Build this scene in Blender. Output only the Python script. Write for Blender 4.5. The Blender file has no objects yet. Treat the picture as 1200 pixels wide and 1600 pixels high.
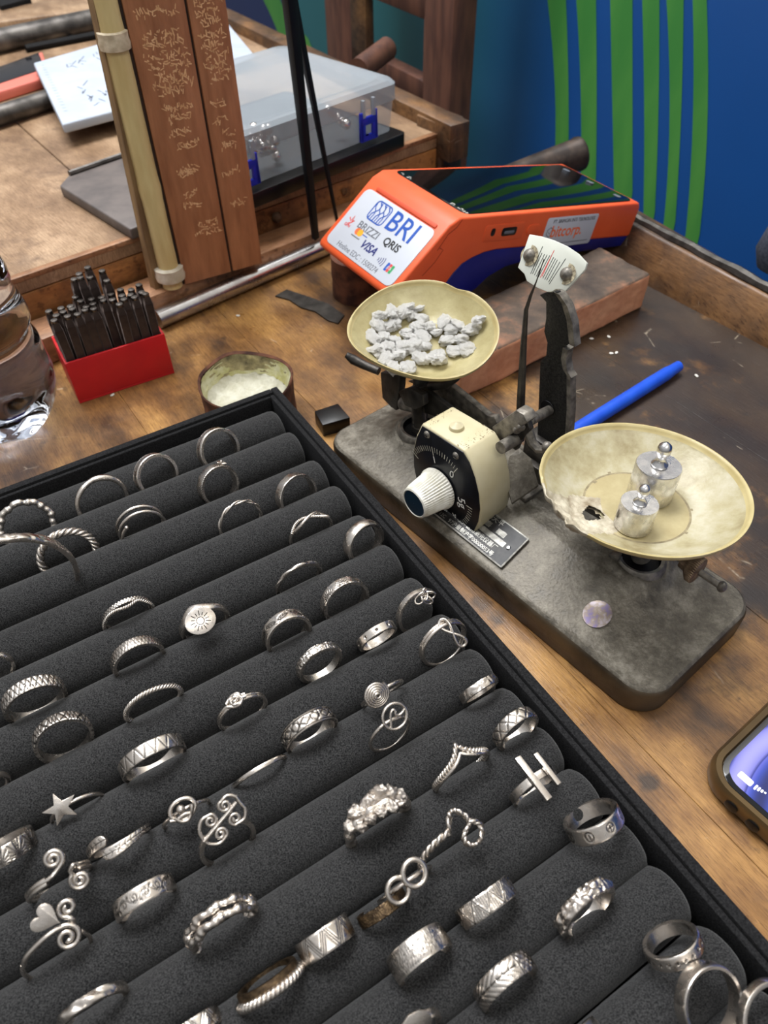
import bpy, bmesh, math, random
import numpy as np
from mathutils import Matrix, Vector
random.seed(7)
PI = math.pi
sc = bpy.context.scene
COL = sc.collection

# ------------------------------------------------------------------ camera
HC = 0.30
PITCH, ROLL, FPX = math.radians(46.3), math.radians(1.0), 1165.0
_cp, _sp, _c, _s = math.cos(PITCH), math.sin(PITCH), math.cos(ROLL), math.sin(ROLL)
_F = Vector((0, _cp, -_sp)); _R = Vector((1, 0, 0)); _D = Vector((0, -_sp, -_cp))
CR = _c * _R + _s * _D; CD = -_s * _R + _c * _D; CF = _F
CAMP = Vector((0, 0, HC))
cam = bpy.data.objects.new('camera', bpy.data.cameras.new('camera')); COL.objects.link(cam)
cam.data.sensor_fit = 'VERTICAL'; cam.data.sensor_height = 36; cam.data.sensor_width = 27
cam.data.lens = 36 * FPX / 1600
cam.data.clip_start = 0.01; cam.data.clip_end = 30
m3 = Matrix((CR, -CD, -CF)).transposed()
cam.matrix_world = Matrix.Translation(CAMP) @ m3.to_4x4()
cam.data.dof.use_dof = True; cam.data.dof.focus_distance = 0.33; cam.data.dof.aperture_fstop = 16
sc.camera = cam

# ------------------------------------------------------------------ world, lamps, exposure
w = bpy.data.worlds.new('world'); sc.world = w; w.use_nodes = True
wn, wl = w.node_tree.nodes, w.node_tree.links
bg = wn['Background']; bg.inputs['Strength'].default_value = 0.62
tc = wn.new('ShaderNodeTexCoord'); sx = wn.new('ShaderNodeSeparateXYZ'); rp = wn.new('ShaderNodeValToRGB')
wl.new(tc.outputs['Generated'], sx.inputs[0]); wl.new(sx.outputs['Z'], rp.inputs[0]); wl.new(rp.outputs[0], bg.inputs['Color'])
rp.color_ramp.elements[0].position = 0.0; rp.color_ramp.elements[0].color = (0.22, 0.21, 0.20, 1)
rp.color_ramp.elements[1].position = 1.0; rp.color_ramp.elements[1].color = (0.95, 0.97, 1.0, 1)
e = rp.color_ramp.elements.new(0.35); e.color = (0.52, 0.52, 0.52, 1)
e = rp.color_ramp.elements.new(0.6); e.color = (0.76, 0.77, 0.79, 1)
def area(name, loc, target, sx_, sy_, power, col):
    l = bpy.data.lights.new(name, 'AREA'); l.shape = 'RECTANGLE'; l.size = sx_; l.size_y = sy_; l.energy = power; l.color = col
    o = bpy.data.objects.new(name, l); COL.objects.link(o); o.location = loc
    o.rotation_euler = (Vector(target) - Vector(loc)).to_track_quat('-Z', 'Y').to_euler(); return o
area('ceiling_tube_lamp', (0.75, 0.75, 1.6), (0.05, 0.35, 0), 1.2, 0.16, 16, (1.0, 0.96, 0.9))
area('ceiling_panel_lamp', (-0.35, 0.85, 1.7), (0, 0.35, 0), 1.3, 0.7, 44, (0.97, 0.98, 1.0))
area('ceiling_rear_lamp', (0.5, -0.7, 1.8), (0, 0.35, 0), 1.2, 0.3, 7, (1.0, 0.96, 0.9))
sc.view_settings.view_transform = 'Standard'; sc.view_settings.look = 'None'
sc.view_settings.gamma = 1; sc.view_settings.use_curve_mapping = False
sc.view_settings.exposure = 0.36

# ------------------------------------------------------------------ helpers: pixel rays meet real planes
def ray(x, y):
    return (CR * (x - 600) + CD * (y - 800) + CF * FPX)
def at(x, y, z=0.0):
    d = ray(x, y); return CAMP + d * ((z - HC) / d.z)
def pl(x, y, p, n):
    d = ray(x, y); n = Vector(n); return CAMP + d * ((Vector(p) - CAMP).dot(n) / d.dot(n))
def lin(c):
    return tuple(((v / 255) / 12.92 if v / 255 <= 0.04045 else ((v / 255 + 0.055) / 1.055) ** 2.4) for v in c)

# ------------------------------------------------------------------ materials
def pmat(name, c1, c2=None, scale=60, rough=0.5, metal=0.0, bump=0.0, bscale=None, stretch=(1, 1, 1), contrast=0.5, rough2=None,
         coat=0, trans=0, ior=1.45, spec=0.5, emis=None, detail=4, c3=None, world=False, patina=False, sheen=0):
    m = bpy.data.materials.new(name); m.use_nodes = True; n, l = m.node_tree.nodes, m.node_tree.links
    b = n['Principled BSDF']; b.inputs['Roughness'].default_value = rough; b.inputs['Metallic'].default_value = metal
    b.inputs['IOR'].default_value = ior; b.inputs['Transmission Weight'].default_value = trans
    b.inputs['Coat Weight'].default_value = coat; b.inputs['Specular IOR Level'].default_value = spec
    b.inputs['Sheen Weight'].default_value = sheen
    c1 = lin(c1); b.inputs['Base Color'].default_value = (*c1, 1)
    if emis: b.inputs['Emission Color'].default_value = (*c1, 1); b.inputs['Emission Strength'].default_value = emis
    tcn = n.new('ShaderNodeTexCoord'); mp = n.new('ShaderNodeMapping'); mp.inputs['Scale'].default_value = stretch
    if world:
        g = n.new('ShaderNodeNewGeometry'); l.new(g.outputs['Position'], mp.inputs[0])
    else: l.new(tcn.outputs['Object'], mp.inputs[0])
    col = None
    if c2:
        nz = n.new('ShaderNodeTexNoise'); nz.inputs['Scale'].default_value = scale; nz.inputs['Detail'].default_value = detail; nz.inputs['Roughness'].default_value = 0.8 if detail >= 12 else 0.66 if detail >= 7 else 0.5
        l.new(mp.outputs[0], nz.inputs[0]); r = n.new('ShaderNodeValToRGB'); l.new(nz.outputs[0], r.inputs[0])
        h = 0.25 * (1 - contrast) + 0.01
        r.color_ramp.elements[0].position = 0.5 - h; r.color_ramp.elements[1].position = 0.5 + h
        r.color_ramp.elements[0].color = (*c1, 1); r.color_ramp.elements[1].color = (*lin(c2), 1)
        if c3: e = r.color_ramp.elements.new(0.5); e.color = (*lin(c3), 1)
        col = r.outputs[0]
        if rough2 is not None:
            mr = n.new('ShaderNodeMapRange'); mr.inputs[1].default_value = 0.35; mr.inputs[2].default_value = 0.65
            mr.inputs[3].default_value = rough; mr.inputs[4].default_value = rough2
            l.new(nz.outputs[0], mr.inputs[0]); l.new(mr.outputs[0], b.inputs['Roughness'])
    if patina:
        a = n.new('ShaderNodeAttribute'); a.attribute_name = 'patina'
        mx = n.new('ShaderNodeMix'); mx.data_type = 'RGBA'; l.new(a.outputs['Fac'], mx.inputs[0])
        if col: l.new(col, mx.inputs[6])
        else: mx.inputs[6].default_value = (*c1, 1)
        mx.inputs[7].default_value = (0.025, 0.022, 0.02, 1); col = mx.outputs[2]
    if col: l.new(col, b.inputs['Base Color'])
    if bump:
        nb = n.new('ShaderNodeTexNoise'); nb.inputs['Scale'].default_value = bscale or scale; nb.inputs['Detail'].default_value = 3
        l.new(mp.outputs[0], nb.inputs[0]); bp = n.new('ShaderNodeBump'); bp.inputs['Distance'].default_value = bump; bp.inputs['Strength'].default_value = 1
        l.new(nb.outputs[0], bp.inputs['Height']); l.new(bp.outputs[0], b.inputs['Normal'])
    return m

def wood_bench(name, ang, light, mid, dark, burnt, center=None, rad=0.2, gloss=(0.28, 0.5), scr=1.0, seed=0.0, spots_at=()):
    """worn varnished bench wood: grain along ang, blotches, scratches, scorched zone round a centre"""
    m = bpy.data.materials.new(name); m.use_nodes = True; n, l = m.node_tree.nodes, m.node_tree.links
    b = n['Principled BSDF']; g = n.new('ShaderNodeNewGeometry')
    def mapping(sc_, rot=0.0, loc=(0, 0, 0)):
        mm = n.new('ShaderNodeVectorRotate'); mm.rotation_type = 'Z_AXIS'; mm.inputs['Angle'].default_value = -rot
        l.new(g.outputs['Position'], mm.inputs['Vector'])
        m2 = n.new('ShaderNodeMapping'); m2.inputs['Scale'].default_value = sc_; m2.inputs['Location'].default_value = (loc[0] + seed, loc[1] + seed, loc[2])
        l.new(mm.outputs[0], m2.inputs[0]); return m2.outputs[0]
    def noise(vec, s, d=4, r=0.55):
        t = n.new('ShaderNodeTexNoise'); t.inputs['Scale'].default_value = s; t.inputs['Detail'].default_value = d; t.inputs['Roughness'].default_value = r
        l.new(vec, t.inputs[0]); return t.outputs[0]
    def ramp(f, *stops):
        r = n.new('ShaderNodeValToRGB'); l.new(f, r.inputs[0]); el = r.color_ramp.elements
        el[0].position, el[0].color = stops[0][0], (*stops[0][1], 1); el[1].position, el[1].color = stops[-1][0], (*stops[-1][1], 1)
        for p, c in stops[1:-1]: e = el.new(p); e.color = (*c, 1)
        return r.outputs[0]
    def mix(f, a, c, mode='MIX'):
        x = n.new('ShaderNodeMix'); x.data_type = 'RGBA'; x.blend_type = mode
        if isinstance(f, float): x.inputs[0].default_value = f
        else: l.new(f, x.inputs[0])
        for i, v in ((6, a), (7, c)):
            if isinstance(v, tuple): x.inputs[i].default_value = (*v, 1)
            else: l.new(v, x.inputs[i])
        return x.outputs[2]
    W1, B0 = (1, 1, 1), (0, 0, 0)
    grain = noise(mapping((18, 260, 60), ang), 4.0, 5, 0.65)
    blot = noise(mapping((1, 1.6, 1), ang), 14, 6, 0.6)
    base = ramp(blot, (0.36, lin(dark)), (0.50, lin(mid)), (0.64, lin(light)))
    gm = ramp(grain, (0.35, (0.55, 0.5, 0.45)), (0.6, W1))
    colr = mix(0.75, base, gm, 'MULTIPLY')
    pores = ramp(noise(mapping((60, 900, 60), ang), 3.0, 2), (0.34, (0.45, 0.4, 0.36)), (0.42, W1))
    colr = mix(0.8, colr, pores, 'MULTIPLY')
    burntf = noise(mapping((1, 1, 1), 0, (3, 3, 0)), 17, 7, 0.68)
    if center:
        d = n.new('ShaderNodeVectorMath'); d.operation = 'DISTANCE'; l.new(g.outputs['Position'], d.inputs[0]); d.inputs[1].default_value = center
        mr = n.new('ShaderNodeMapRange'); l.new(d.outputs['Value'], mr.inputs[0]); mr.inputs[1].default_value = rad * 0.45; mr.inputs[2].default_value = rad
        mr.inputs[3].default_value = 0.25; mr.inputs[4].default_value = -0.12
        ad = n.new('ShaderNodeMath'); ad.operation = 'ADD'; l.new(burntf, ad.inputs[0]); l.new(mr.outputs[0], ad.inputs[1]); bf = ad.outputs[0]
    else: bf = burntf
    bm = ramp(bf, (0.54, B0), (0.70, (0.92, 0.92, 0.92)))
    colr = mix(bm, colr, lin(burnt))
    spots = ramp(noise(mapping((1, 1, 1), 0, (9, 1, 0)), 55, 4, 0.6), (0.64, B0), (0.72, (0.6, 0.6, 0.6)))
    colr = mix(spots, colr, lin(burnt))
    for (sx0, sy0, pr, am) in spots_at:   # scorch marks with a place of their own on the board
        c_ = at(sx0, sy0, 0.0); rr0 = (at(sx0 + pr, sy0, 0.0) - c_).length
        wv0 = n.new('ShaderNodeVectorMath'); wv0.operation = 'DISTANCE'; l.new(g.outputs['Position'], wv0.inputs[0]); wv0.inputs[1].default_value = c_
        m0 = n.new('ShaderNodeMath'); m0.operation = 'MULTIPLY_ADD'; l.new(noise(mapping((1, 1, 1), 0, (4, 4, 0)), 70, 5, 0.65), m0.inputs[0]); m0.inputs[1].default_value = rr0 * 3.0; l.new(wv0.outputs['Value'], m0.inputs[2])
        m1 = n.new('ShaderNodeMapRange'); l.new(m0.outputs[0], m1.inputs[0]); m1.inputs[1].default_value = rr0 * 2.0; m1.inputs[2].default_value = rr0 * 2.6; m1.inputs[3].default_value = am; m1.inputs[4].default_value = 0.0
        colr = mix(m1.outputs[0], colr, lin(burnt))
    # pale scratches: thin voronoi edges broken by noise
    for k, (s_, rt) in enumerate(((26, 0.4), (40, 1.7))):
        v = n.new('ShaderNodeTexVoronoi'); v.feature = 'DISTANCE_TO_EDGE'; v.inputs['Scale'].default_value = s_
        wv = mapping((1, 0.35, 1), rt, (k * 5, 2, 0)); l.new(wv, v.inputs['Vector'])
        th = ramp(v.outputs['Distance'], (0.0, W1), (0.012, B0))
        br = ramp(noise(mapping((1, 1, 1), 0, (k * 3, 7, 0)), 30, 4, 0.7), (0.60, B0), (0.66, (0.45 * scr,) * 3))
        mm = mix(1.0, th, br, 'MULTIPLY'); colr = mix(mm, colr, lin((205, 190, 165)))
    l.new(colr, b.inputs['Base Color'])
    rr = n.new('ShaderNodeMapRange'); l.new(noise(mapping((1, 1, 1), 0, (1, 8, 0)), 22, 5, 0.6), rr.inputs[0])
    rr.inputs[1].default_value = 0.35; rr.inputs[2].default_value = 0.65; rr.inputs[3].default_value = gloss[0]; rr.inputs[4].default_value = gloss[1]
    l.new(rr.outputs[0], b.inputs['Roughness'])
    bp = n.new('ShaderNodeBump'); bp.inputs['Distance'].default_value = 0.00025; bp.inputs['Strength'].default_value = 0.6
    l.new(grain, bp.inputs['Height']); l.new(bp.outputs[0], b.inputs['Normal'])
    return m

M = {}
M['bench'] = wood_bench('bench_wood', math.radians(-57), (182, 138, 80), (136, 98, 57), (78, 56, 38), (40, 33, 29), (0.27, 0.39, 0), 0.31, (0.26, 0.46), spots_at=[(1190, 932, 34, .9), (1015, 1226, 18, .75), (752, 945, 18, .6), (775, 968, 16, .6), (1150, 800, 40, .7), (900, 1040, 14, .35), (820, 560, 60, .5), (640, 640, 26, .35), (545, 600, 26, .3), (250, 560, 60, .3), (700, 590, 40, .4)])
M['rail'] = wood_bench('rail_wood', math.radians(40), (185, 140, 105), (150, 108, 76), (110, 76, 52), (48, 36, 30), None, 0.2, (0.35, 0.55), 0.3, 3.3)
M['rim'] = wood_bench('rim_wood', math.radians(-60), (130, 94, 58), (94, 68, 46), (56, 43, 34), (36, 31, 29), None, 0.2, (0.35, 0.6), 0.6, 5.1)
M['far'] = wood_bench('far_wood', math.radians(-50), (178, 150, 120), (150, 122, 94), (122, 96, 72), (86, 64, 50), None, 0.2, (0.4, 0.6), 0.3, 1.7)
M['beam'] = wood_bench('beam_wood', math.radians(40), (170, 118, 66), (142, 96, 54), (104, 68, 42), (60, 42, 32), None, 0.2, (0.4, 0.6), 0.1, 8.7)
M['post'] = pmat('post_wood', (142, 92, 62), (176, 120, 84), 30, 0.55, bump=0.0004, bscale=90, stretch=(6, 6, 1), contrast=0.2)
M['strip'] = pmat('strip_wood', (112, 88, 62), (150, 122, 84), 25, 0.6, stretch=(6, 6, 1))
M['darkwood'] = pmat('dark_gap_wood', (34, 24, 20), (52, 36, 28), 40, 0.8)
M['chair'] = pmat('red_brown_wood', (72, 46, 38), (98, 64, 50), 20, 0.5, stretch=(5, 5, 1))
M['scratch'] = pmat('scratched_wood', (226, 182, 136), (204, 156, 110), 200, 0.8)
M['bamboo'] = pmat('bamboo', (214, 196, 142), (190, 166, 112), 40, 0.42, stretch=(3, 3, 0.6), contrast=0.2)
M['tape'] = pmat('tape', (212, 198, 172), (180, 164, 138), 200, 0.7, bump=0.0004, bscale=200)
M['pvc'] = pmat('white_plastic_collar', (214, 206, 190), (180, 168, 145), 80, 0.45)
M['foam'] = pmat('black_flock', (11, 11, 12), (55, 55, 55), 2100, 0.95, bump=0.00025, bscale=2100, contrast=0.45, detail=2, spec=0.25, sheen=0.12)
M['flock'] = pmat('black_flock_rim', (12, 12, 13), (40, 40, 41), 1500, 0.95, bump=0.0002, bscale=1900, contrast=0.15, detail=2, spec=0.2)
M['silver'] = pmat('silver', (226, 219, 210), (196, 186, 176), 260, 0.2, 1.0, bump=0.00006, bscale=700, contrast=0.1, rough2=0.36, patina=True)
M['brightsilver'] = pmat('cast_silver', (255, 254, 250), (246, 244, 240), 500, 0.25, 0.45, bump=0.0005, bscale=700)
M['brown_metal'] = pmat('tarnished_silver', (110, 92, 70), (70, 58, 46), 600, 0.45, 1.0, bump=0.0001)
M['chrome'] = pmat('chrome', (215, 215, 218), (150, 145, 142), 40, 0.18, 1.0, contrast=0.1, rough2=0.35)
M['weight'] = pmat('weight_steel', (228, 227, 226), (198, 196, 194), 300, 0.18, 1.0, rough2=0.32)
M['nut'] = pmat('browned_nut', (92, 76, 60), (134, 114, 92), 300, 0.45, 0.6)
M['iron'] = pmat('cast_iron', (34, 31, 27), (166, 160, 146), 75, 0.36, 0.3, bump=0.0003, bscale=600, contrast=0.05, detail=14, c3=(102, 96, 85), rough2=0.6)
M['ironside'] = pmat('iron_side', (48, 41, 33), (88, 77, 62), 50, 0.5, 0.4, bump=0.0002, bscale=400)
M['darkiron'] = pmat('dark_iron', (44, 42, 40), (88, 84, 79), 120, 0.42, 0.7, bump=0.0002, bscale=500, contrast=0.1)
M['greyiron'] = pmat('grey_iron', (92, 88, 82), (142, 136, 126), 220, 0.45, 0.5, bump=0.00025, bscale=600)
M['pillar'] = pmat('pillar_paint', (20, 20, 19), (44, 43, 41), 900, 0.5, 0.2, bump=0.0002, bscale=1500, detail=2)
M['rust'] = pmat('rust', (62, 36, 30), (116, 74, 54), 90, 0.75, bump=0.0006, bscale=200)
M['brown_pipe'] = pmat('brown_pipe', (46, 38, 34), (84, 70, 60), 60, 0.5, 0.4)
M['pan'] = pmat('aged_pan_plastic', (136, 123, 88), (184, 178, 156), 60, 0.36, contrast=0.35, bump=0.0002, bscale=300, c3=(166, 157, 125), detail=9)
M['panl'] = pmat('aged_pan_green', (146, 134, 92), (178, 168, 126), 60, 0.34, contrast=0.2, bump=0.0002, bscale=300, detail=7)
M['panfloor'] = pmat('pan_floor_tan', (150, 136, 96), (176, 164, 126), 90, 0.4, contrast=0.1, detail=8)
M['pandirt'] = pmat('pan_grime_ring', (96, 84, 62), (160, 148, 116), 300, 0.5, detail=8, contrast=0.1)
M['panrim'] = pmat('pan_rim', (184, 170, 124), (170, 154, 106), 90, 0.4)
M['melt'] = pmat('melted_plastic', (210, 203, 182), (112, 94, 68), 120, 0.5, bump=0.0008, bscale=320, contrast=0.1, detail=9)
M['cream'] = pmat('cream_housing', (204, 196, 166), (180, 168, 130), 55, 0.38, contrast=0.0, detail=6)
M['dirt'] = pmat('dirt_speck', (96, 78, 52), None, rough=0.8)
M['dial'] = pmat('dial_black', (14, 15, 18), (22, 24, 30), 100, 0.3)
M['white'] = pmat('white_print', (222, 220, 212), None, rough=0.5)
M['tick'] = pmat('tick_print', (190, 186, 170), None, rough=0.5)
M['knobw'] = pmat('knob_white', (226, 224, 214), (200, 196, 180), 150, 0.42)
M['knobcap'] = pmat('knob_cap_blue', (10, 34, 50), (14, 44, 62), 60, 0.4)
M['plate'] = pmat('name_plate_black', (26, 26, 27), (44, 43, 42), 200, 0.4, 0.3)
M['platesil'] = pmat('name_plate_silver', (168, 166, 158), (120, 118, 112), 300, 0.4, 0.6)
M['scalep'] = pmat('scale_plate_white', (214, 217, 206), (206, 208, 196), 60, 0.4)
M['ink'] = pmat('black_ink', (28, 30, 32), None, rough=0.6)
M['redink'] = pmat('red_ink', (206, 70, 70), None, rough=0.6)
M['orange'] = pmat('orange_plastic', (236, 98, 52), (228, 90, 46), 30, 0.42, bump=0.00004, bscale=2500)
M['navy'] = pmat('navy_plastic', (16, 26, 118), (12, 20, 96), 20, 0.42)
M['glass'] = pmat('black_glass', (4, 5, 6), None, rough=0.06, spec=0.6)
M['label'] = pmat('label_white', (196, 201, 210), None, rough=0.35)
M['blueink'] = pmat('blue_ink', (24, 78, 168), None, rough=0.5)
M['greyink'] = pmat('grey_ink', (104, 108, 116), None, rough=0.5)
M['navyink'] = pmat('navy_ink', (28, 38, 110), None, rough=0.5)
M['orangeink'] = pmat('orange_ink', (232, 110, 60), None, rough=0.5)
M['yellowink'] = pmat('yellow_ink', (240, 168, 40), None, rough=0.5)
M['greenink'] = pmat('green_ink', (50, 150, 90), None, rough=0.5)
M['rubber'] = pmat('black_rubber', (12, 12, 14), None, rough=0.35)
M['brick'] = pmat('terracotta', (186, 122, 88), (214, 154, 116), 45, 0.85, bump=0.0007, bscale=160, detail=8)
M['bricktop'] = pmat('scorched_terracotta', (44, 38, 36), (158, 110, 82), 34, 0.7, bump=0.0007, bscale=160, detail=9, contrast=0.1, c3=(88, 74, 62))
M['penblue'] = pmat('pen_blue', (38, 88, 206), (30, 74, 190), 60, 0.32)
M['red'] = pmat('red_plastic', (196, 30, 34), (178, 26, 32), 40, 0.42)
M['punch'] = pmat('punch_steel', (58, 48, 46), (78, 66, 60), 150, 0.5, 0.6)
M['punchtop'] = pmat('punch_top', (150, 142, 134), (90, 84, 80), 400, 0.3, 1.0)
M['crust'] = pmat('burnt_crust', (34, 28, 22), (190, 176, 130), 120, 0.8, bump=0.0012, bscale=300, contrast=0.1, detail=8)
M['borax'] = pmat('borax_powder', (172, 168, 146), (200, 198, 182), 90, 0.7, bump=0.0015, bscale=160, detail=8)
M['yellowed'] = pmat('yellowed_flux', (170, 164, 96), (206, 204, 176), 70, 0.55, bump=0.0008, bscale=200, detail=8)
M['blackrod'] = pmat('black_paint', (7, 7, 9), (14, 14, 17), 60, 0.55, spec=0.25)
M['pad'] = pmat('grey_case', (86, 80, 78), (104, 96, 92), 60, 0.5)
M['paper'] = pmat('paper', (174, 182, 194), (166, 175, 188), 40, 0.8)
M['pencil'] = pmat('pencil_grey', (110, 118, 134), None, rough=0.8)
M['coral'] = pmat('coral_case', (206, 112, 98), None, rough=0.45)
M['phoneblack'] = pmat('phone_black', (16, 18, 26), None, rough=0.2)
M['steelpipe'] = pmat('steel_pipe', (70, 67, 65), (112, 108, 104), 60, 0.45, 0.7)
M['bronze'] = pmat('bronze_case', (112, 92, 62), (92, 76, 54), 40, 0.3, 0.6)
M['claspblue'] = pmat('clasp_blue', (30, 44, 168), None, rough=0.35)
M['bead'] = pmat('silver_bead', (232, 226, 222), None, rough=0.15, metal=1.0)
M['cloth'] = pmat('dark_cloth', (50, 54, 66), (72, 76, 88), 400, 0.95)
M['plaster'] = pmat('floor_concrete', (96, 90, 84), (120, 112, 104), 6, 0.8)
M['fleck'] = pmat('white_fleck', (220, 216, 206), None, rough=0.8)

def clear_mat(name, col, rough, thick_alpha):
    m = bpy.data.materials.new(name); m.use_nodes = True; n, l = m.node_tree.nodes, m.node_tree.links
    b = n['Principled BSDF']; b.inputs['Base Color'].default_value = (*lin(col), 1); b.inputs['Roughness'].default_value = rough
    b.inputs['Alpha'].default_value = thick_alpha; return m
M['clearbox'] = clear_mat('translucent_plastic', (176, 184, 190), 0.25, 0.34)
M['clearlid'] = clear_mat('translucent_lid', (160, 168, 175), 0.3, 0.62)
M['water'] = pmat('water_bottle', (232, 240, 255), None, rough=0.02, trans=1.0, ior=1.33)

# ------------------------------------------------------------------ mesh accumulator
class MB:
    def __init__(s): s.v = []; s.f = []; s.m = []; s.pat = None
    def add(s, vs, fs, mi=0):
        o = len(s.v); s.v += [Vector(v) for v in vs]; s.f += [tuple(i + o for i in f) for f in fs]; s.m += [mi] * len(fs); return s
    def box(s, c, d, R=None, mi=0):
        R = R or Matrix.Identity(3); c = Vector(c)
        vs = [c + R @ Vector((sx * d[0] / 2, sy * d[1] / 2, sz * d[2] / 2)) for sx in (-1, 1) for sy in (-1, 1) for sz in (-1, 1)]
        return s.add(vs, [(0, 1, 3, 2), (4, 6, 7, 5), (0, 4, 5, 1), (2, 3, 7, 6), (0, 2, 6, 4), (1, 5, 7, 3)], mi)
    def prism(s, pts, off, mi=0, mside=None):
        """pts: world polygon; off: extrusion vector"""
        pts = [Vector(p) for p in pts]; n = len(pts); off = Vector(off)
        nn = Vector((0, 0, 0))
        for i in range(n): nn += pts[i].cross(pts[(i + 1) % n])
        if nn.dot(off) > 0: pts = pts[::-1]
        o = len(s.v); s.v += pts + [p + off for p in pts]
        s.f.append(tuple(o + i for i in range(n))); s.m.append(mi)
        s.f.append(tuple(o + n + i for i in reversed(range(n)))); s.m.append(mi)
        for i in range(n):
            j = (i + 1) % n; s.f.append((o + j, o + i, o + n + i, o + n + j)); s.m.append(mi if mside is None else mside)
        return s
    def tube(s, pts, r, n=10, closed=False, mi=0, caps=True, flat=1.0, up=None):
        pts = [Vector(p) for p in pts]; k = len(pts); rs = r if isinstance(r, (list, tuple)) else [r] * k
        T = []
        for i in range(k):
            a = pts[(i - 1) % k] if (closed or i > 0) else pts[i]; b = pts[(i + 1) % k] if (closed or i < k - 1) else pts[i]
            t = b - a; T.append(t.normalized() if t.length > 1e-12 else Vector((0, 0, 1)))
        if up is not None: N = Vector(up)
        else: N = Vector((0, 0, 1)) if abs(T[0].z) < 0.9 else Vector((1, 0, 0))
        N = (N - T[0] * N.dot(T[0])).normalized(); frames = []
        for i in range(k):
            if up is not None: N = Vector(up)
            N = (N - T[i] * N.dot(T[i]))
            N = N.normalized() if N.length > 1e-9 else Vector((1, 0, 0))
            frames.append((N.copy(), T[i].cross(N)))
        o = len(s.v)
        for i in range(k):
            N_, B_ = frames[i]
            for j in range(n):
                a = 2 * PI * j / n; s.v.append(pts[i] + (N_ * math.cos(a) * flat + B_ * math.sin(a)) * rs[i])
        for i in range(k if closed else k - 1):
            i2 = (i + 1) % k
            for j in range(n):
                j2 = (j + 1) % n; s.f.append((o + i * n + j, o + i * n + j2, o + i2 * n + j2, o + i2 * n + j)); s.m.append(mi)
        if caps and not closed:
            s.f.append(tuple(o + j for j in reversed(range(n)))); s.m.append(mi)
            s.f.append(tuple(o + (k - 1) * n + j for j in range(n))); s.m.append(mi)
        return s
    def lathe(s, prof, n=48, mt=None, mi=0, fn=None, mis=None):
        """prof: (radius, z) list; closed ends when radius 0"""
        mt = mt or Matrix.Identity(4); o = len(s.v); k = len(prof)
        for i, (r, z) in enumerate(prof):
            for j in range(n):
                a = 2 * PI * j / n; p = Vector((r * math.cos(a), r * math.sin(a), z))
                if fn: p = Vector(fn(p, a, i))
                s.v.append(mt @ p)
        for i in range(k - 1):
            for j in range(n):
                j2 = (j + 1) % n; s.f.append((o + i * n + j, o + i * n + j2, o + (i + 1) * n + j2, o + (i + 1) * n + j)); s.m.append(mis[i] if mis else mi)
        return s
    def ball(s, c, r, mi=0, n=12, scl=(1, 1, 1)):
        prof = [(max(1e-5, r * math.sin(PI * i / 8)), -r * math.cos(PI * i / 8)) for i in range(9)]
        return s.lathe(prof, n, Matrix.Translation(c) @ Matrix.Diagonal((*scl, 1)), mi)
    def build(s, name, mats, parent=None, smooth=True, bevel=0, angle=35, seg=2, keep=False):
        me = bpy.data.meshes.new(name); mats = mats if isinstance(mats, (list, tuple)) else [mats]
        vs = s.v
        lo = Vector((min(v.x for v in vs), min(v.y for v in vs), min(v.z for v in vs))); hi = Vector((max(v.x for v in vs), max(v.y for v in vs), max(v.z for v in vs)))
        c = Vector(((lo.x + hi.x) / 2, (lo.y + hi.y) / 2, lo.z))
        if keep: c = Vector((0, 0, 0))
        me.from_pydata([v - c for v in vs], [], s.f)
        me.polygons.foreach_set('material_index', s.m)
        for mm in mats: me.materials.append(M[mm] if isinstance(mm, str) else mm)
        if s.pat is not None:
            at_ = me.attributes.new('patina', 'FLOAT', 'POINT'); arr = np.zeros(len(vs), np.float32); arr[:len(s.pat)] = s.pat; at_.data.foreach_set('value', arr)
        if bevel:
            bm = bmesh.new(); bm.from_mesh(me)
            bmesh.ops.remove_doubles(bm, verts=bm.verts, dist=1e-6)
            ed = [e for e in bm.edges if len(e.link_faces) == 2 and e.calc_face_angle(0) > math.radians(30)]
            bmesh.ops.bevel(bm, geom=ed, offset=bevel, segments=seg, profile=0.5, affect='EDGES', clamp_overlap=True)
            bm.to_mesh(me); bm.free()
        me.update(); me.validate()
        if smooth:
            me.polygons.foreach_set('use_smooth', [True] * len(me.polygons))
            try: me.set_sharp_from_angle(angle=math.radians(angle))
            except Exception: pass
        o = bpy.data.objects.new(name, me); COL.objects.link(o); o.location = c
        if parent is not None: adopt(o, parent)
        return o
def wm(o):
    m = Matrix.Translation(o.location) @ o.rotation_euler.to_matrix().to_4x4()
    return (wm(o.parent) @ m) if o.parent else m
def adopt(o, p):
    pw = wm(p); o.location = pw.inverted() @ o.location
    o.rotation_euler = (pw.to_3x3().inverted() @ o.rotation_euler.to_matrix()).to_euler(); o.parent = p
def tag(o, label, cat, group=None, kind=None):
    if label: o['label'] = label
    if cat: o['category'] = cat
    if group: o['group'] = group
    if kind: o['kind'] = kind
    return o
def thing(name, label, cat, loc, group=None):
    o = bpy.data.objects.new(name, None); COL.objects.link(o); o.location = loc; o.empty_display_size = 0.01
    return tag(o, label, cat, group)
def fr(o, x, y, z=None):
    """4x4 frame from origin and x, y axes"""
    x = Vector(x).normalized(); y = Vector(y); y = (y - x * y.dot(x)).normalized(); z = x.cross(y)
    m = Matrix((x, y, z)).transposed().to_4x4(); m.translation = Vector(o); return m
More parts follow.
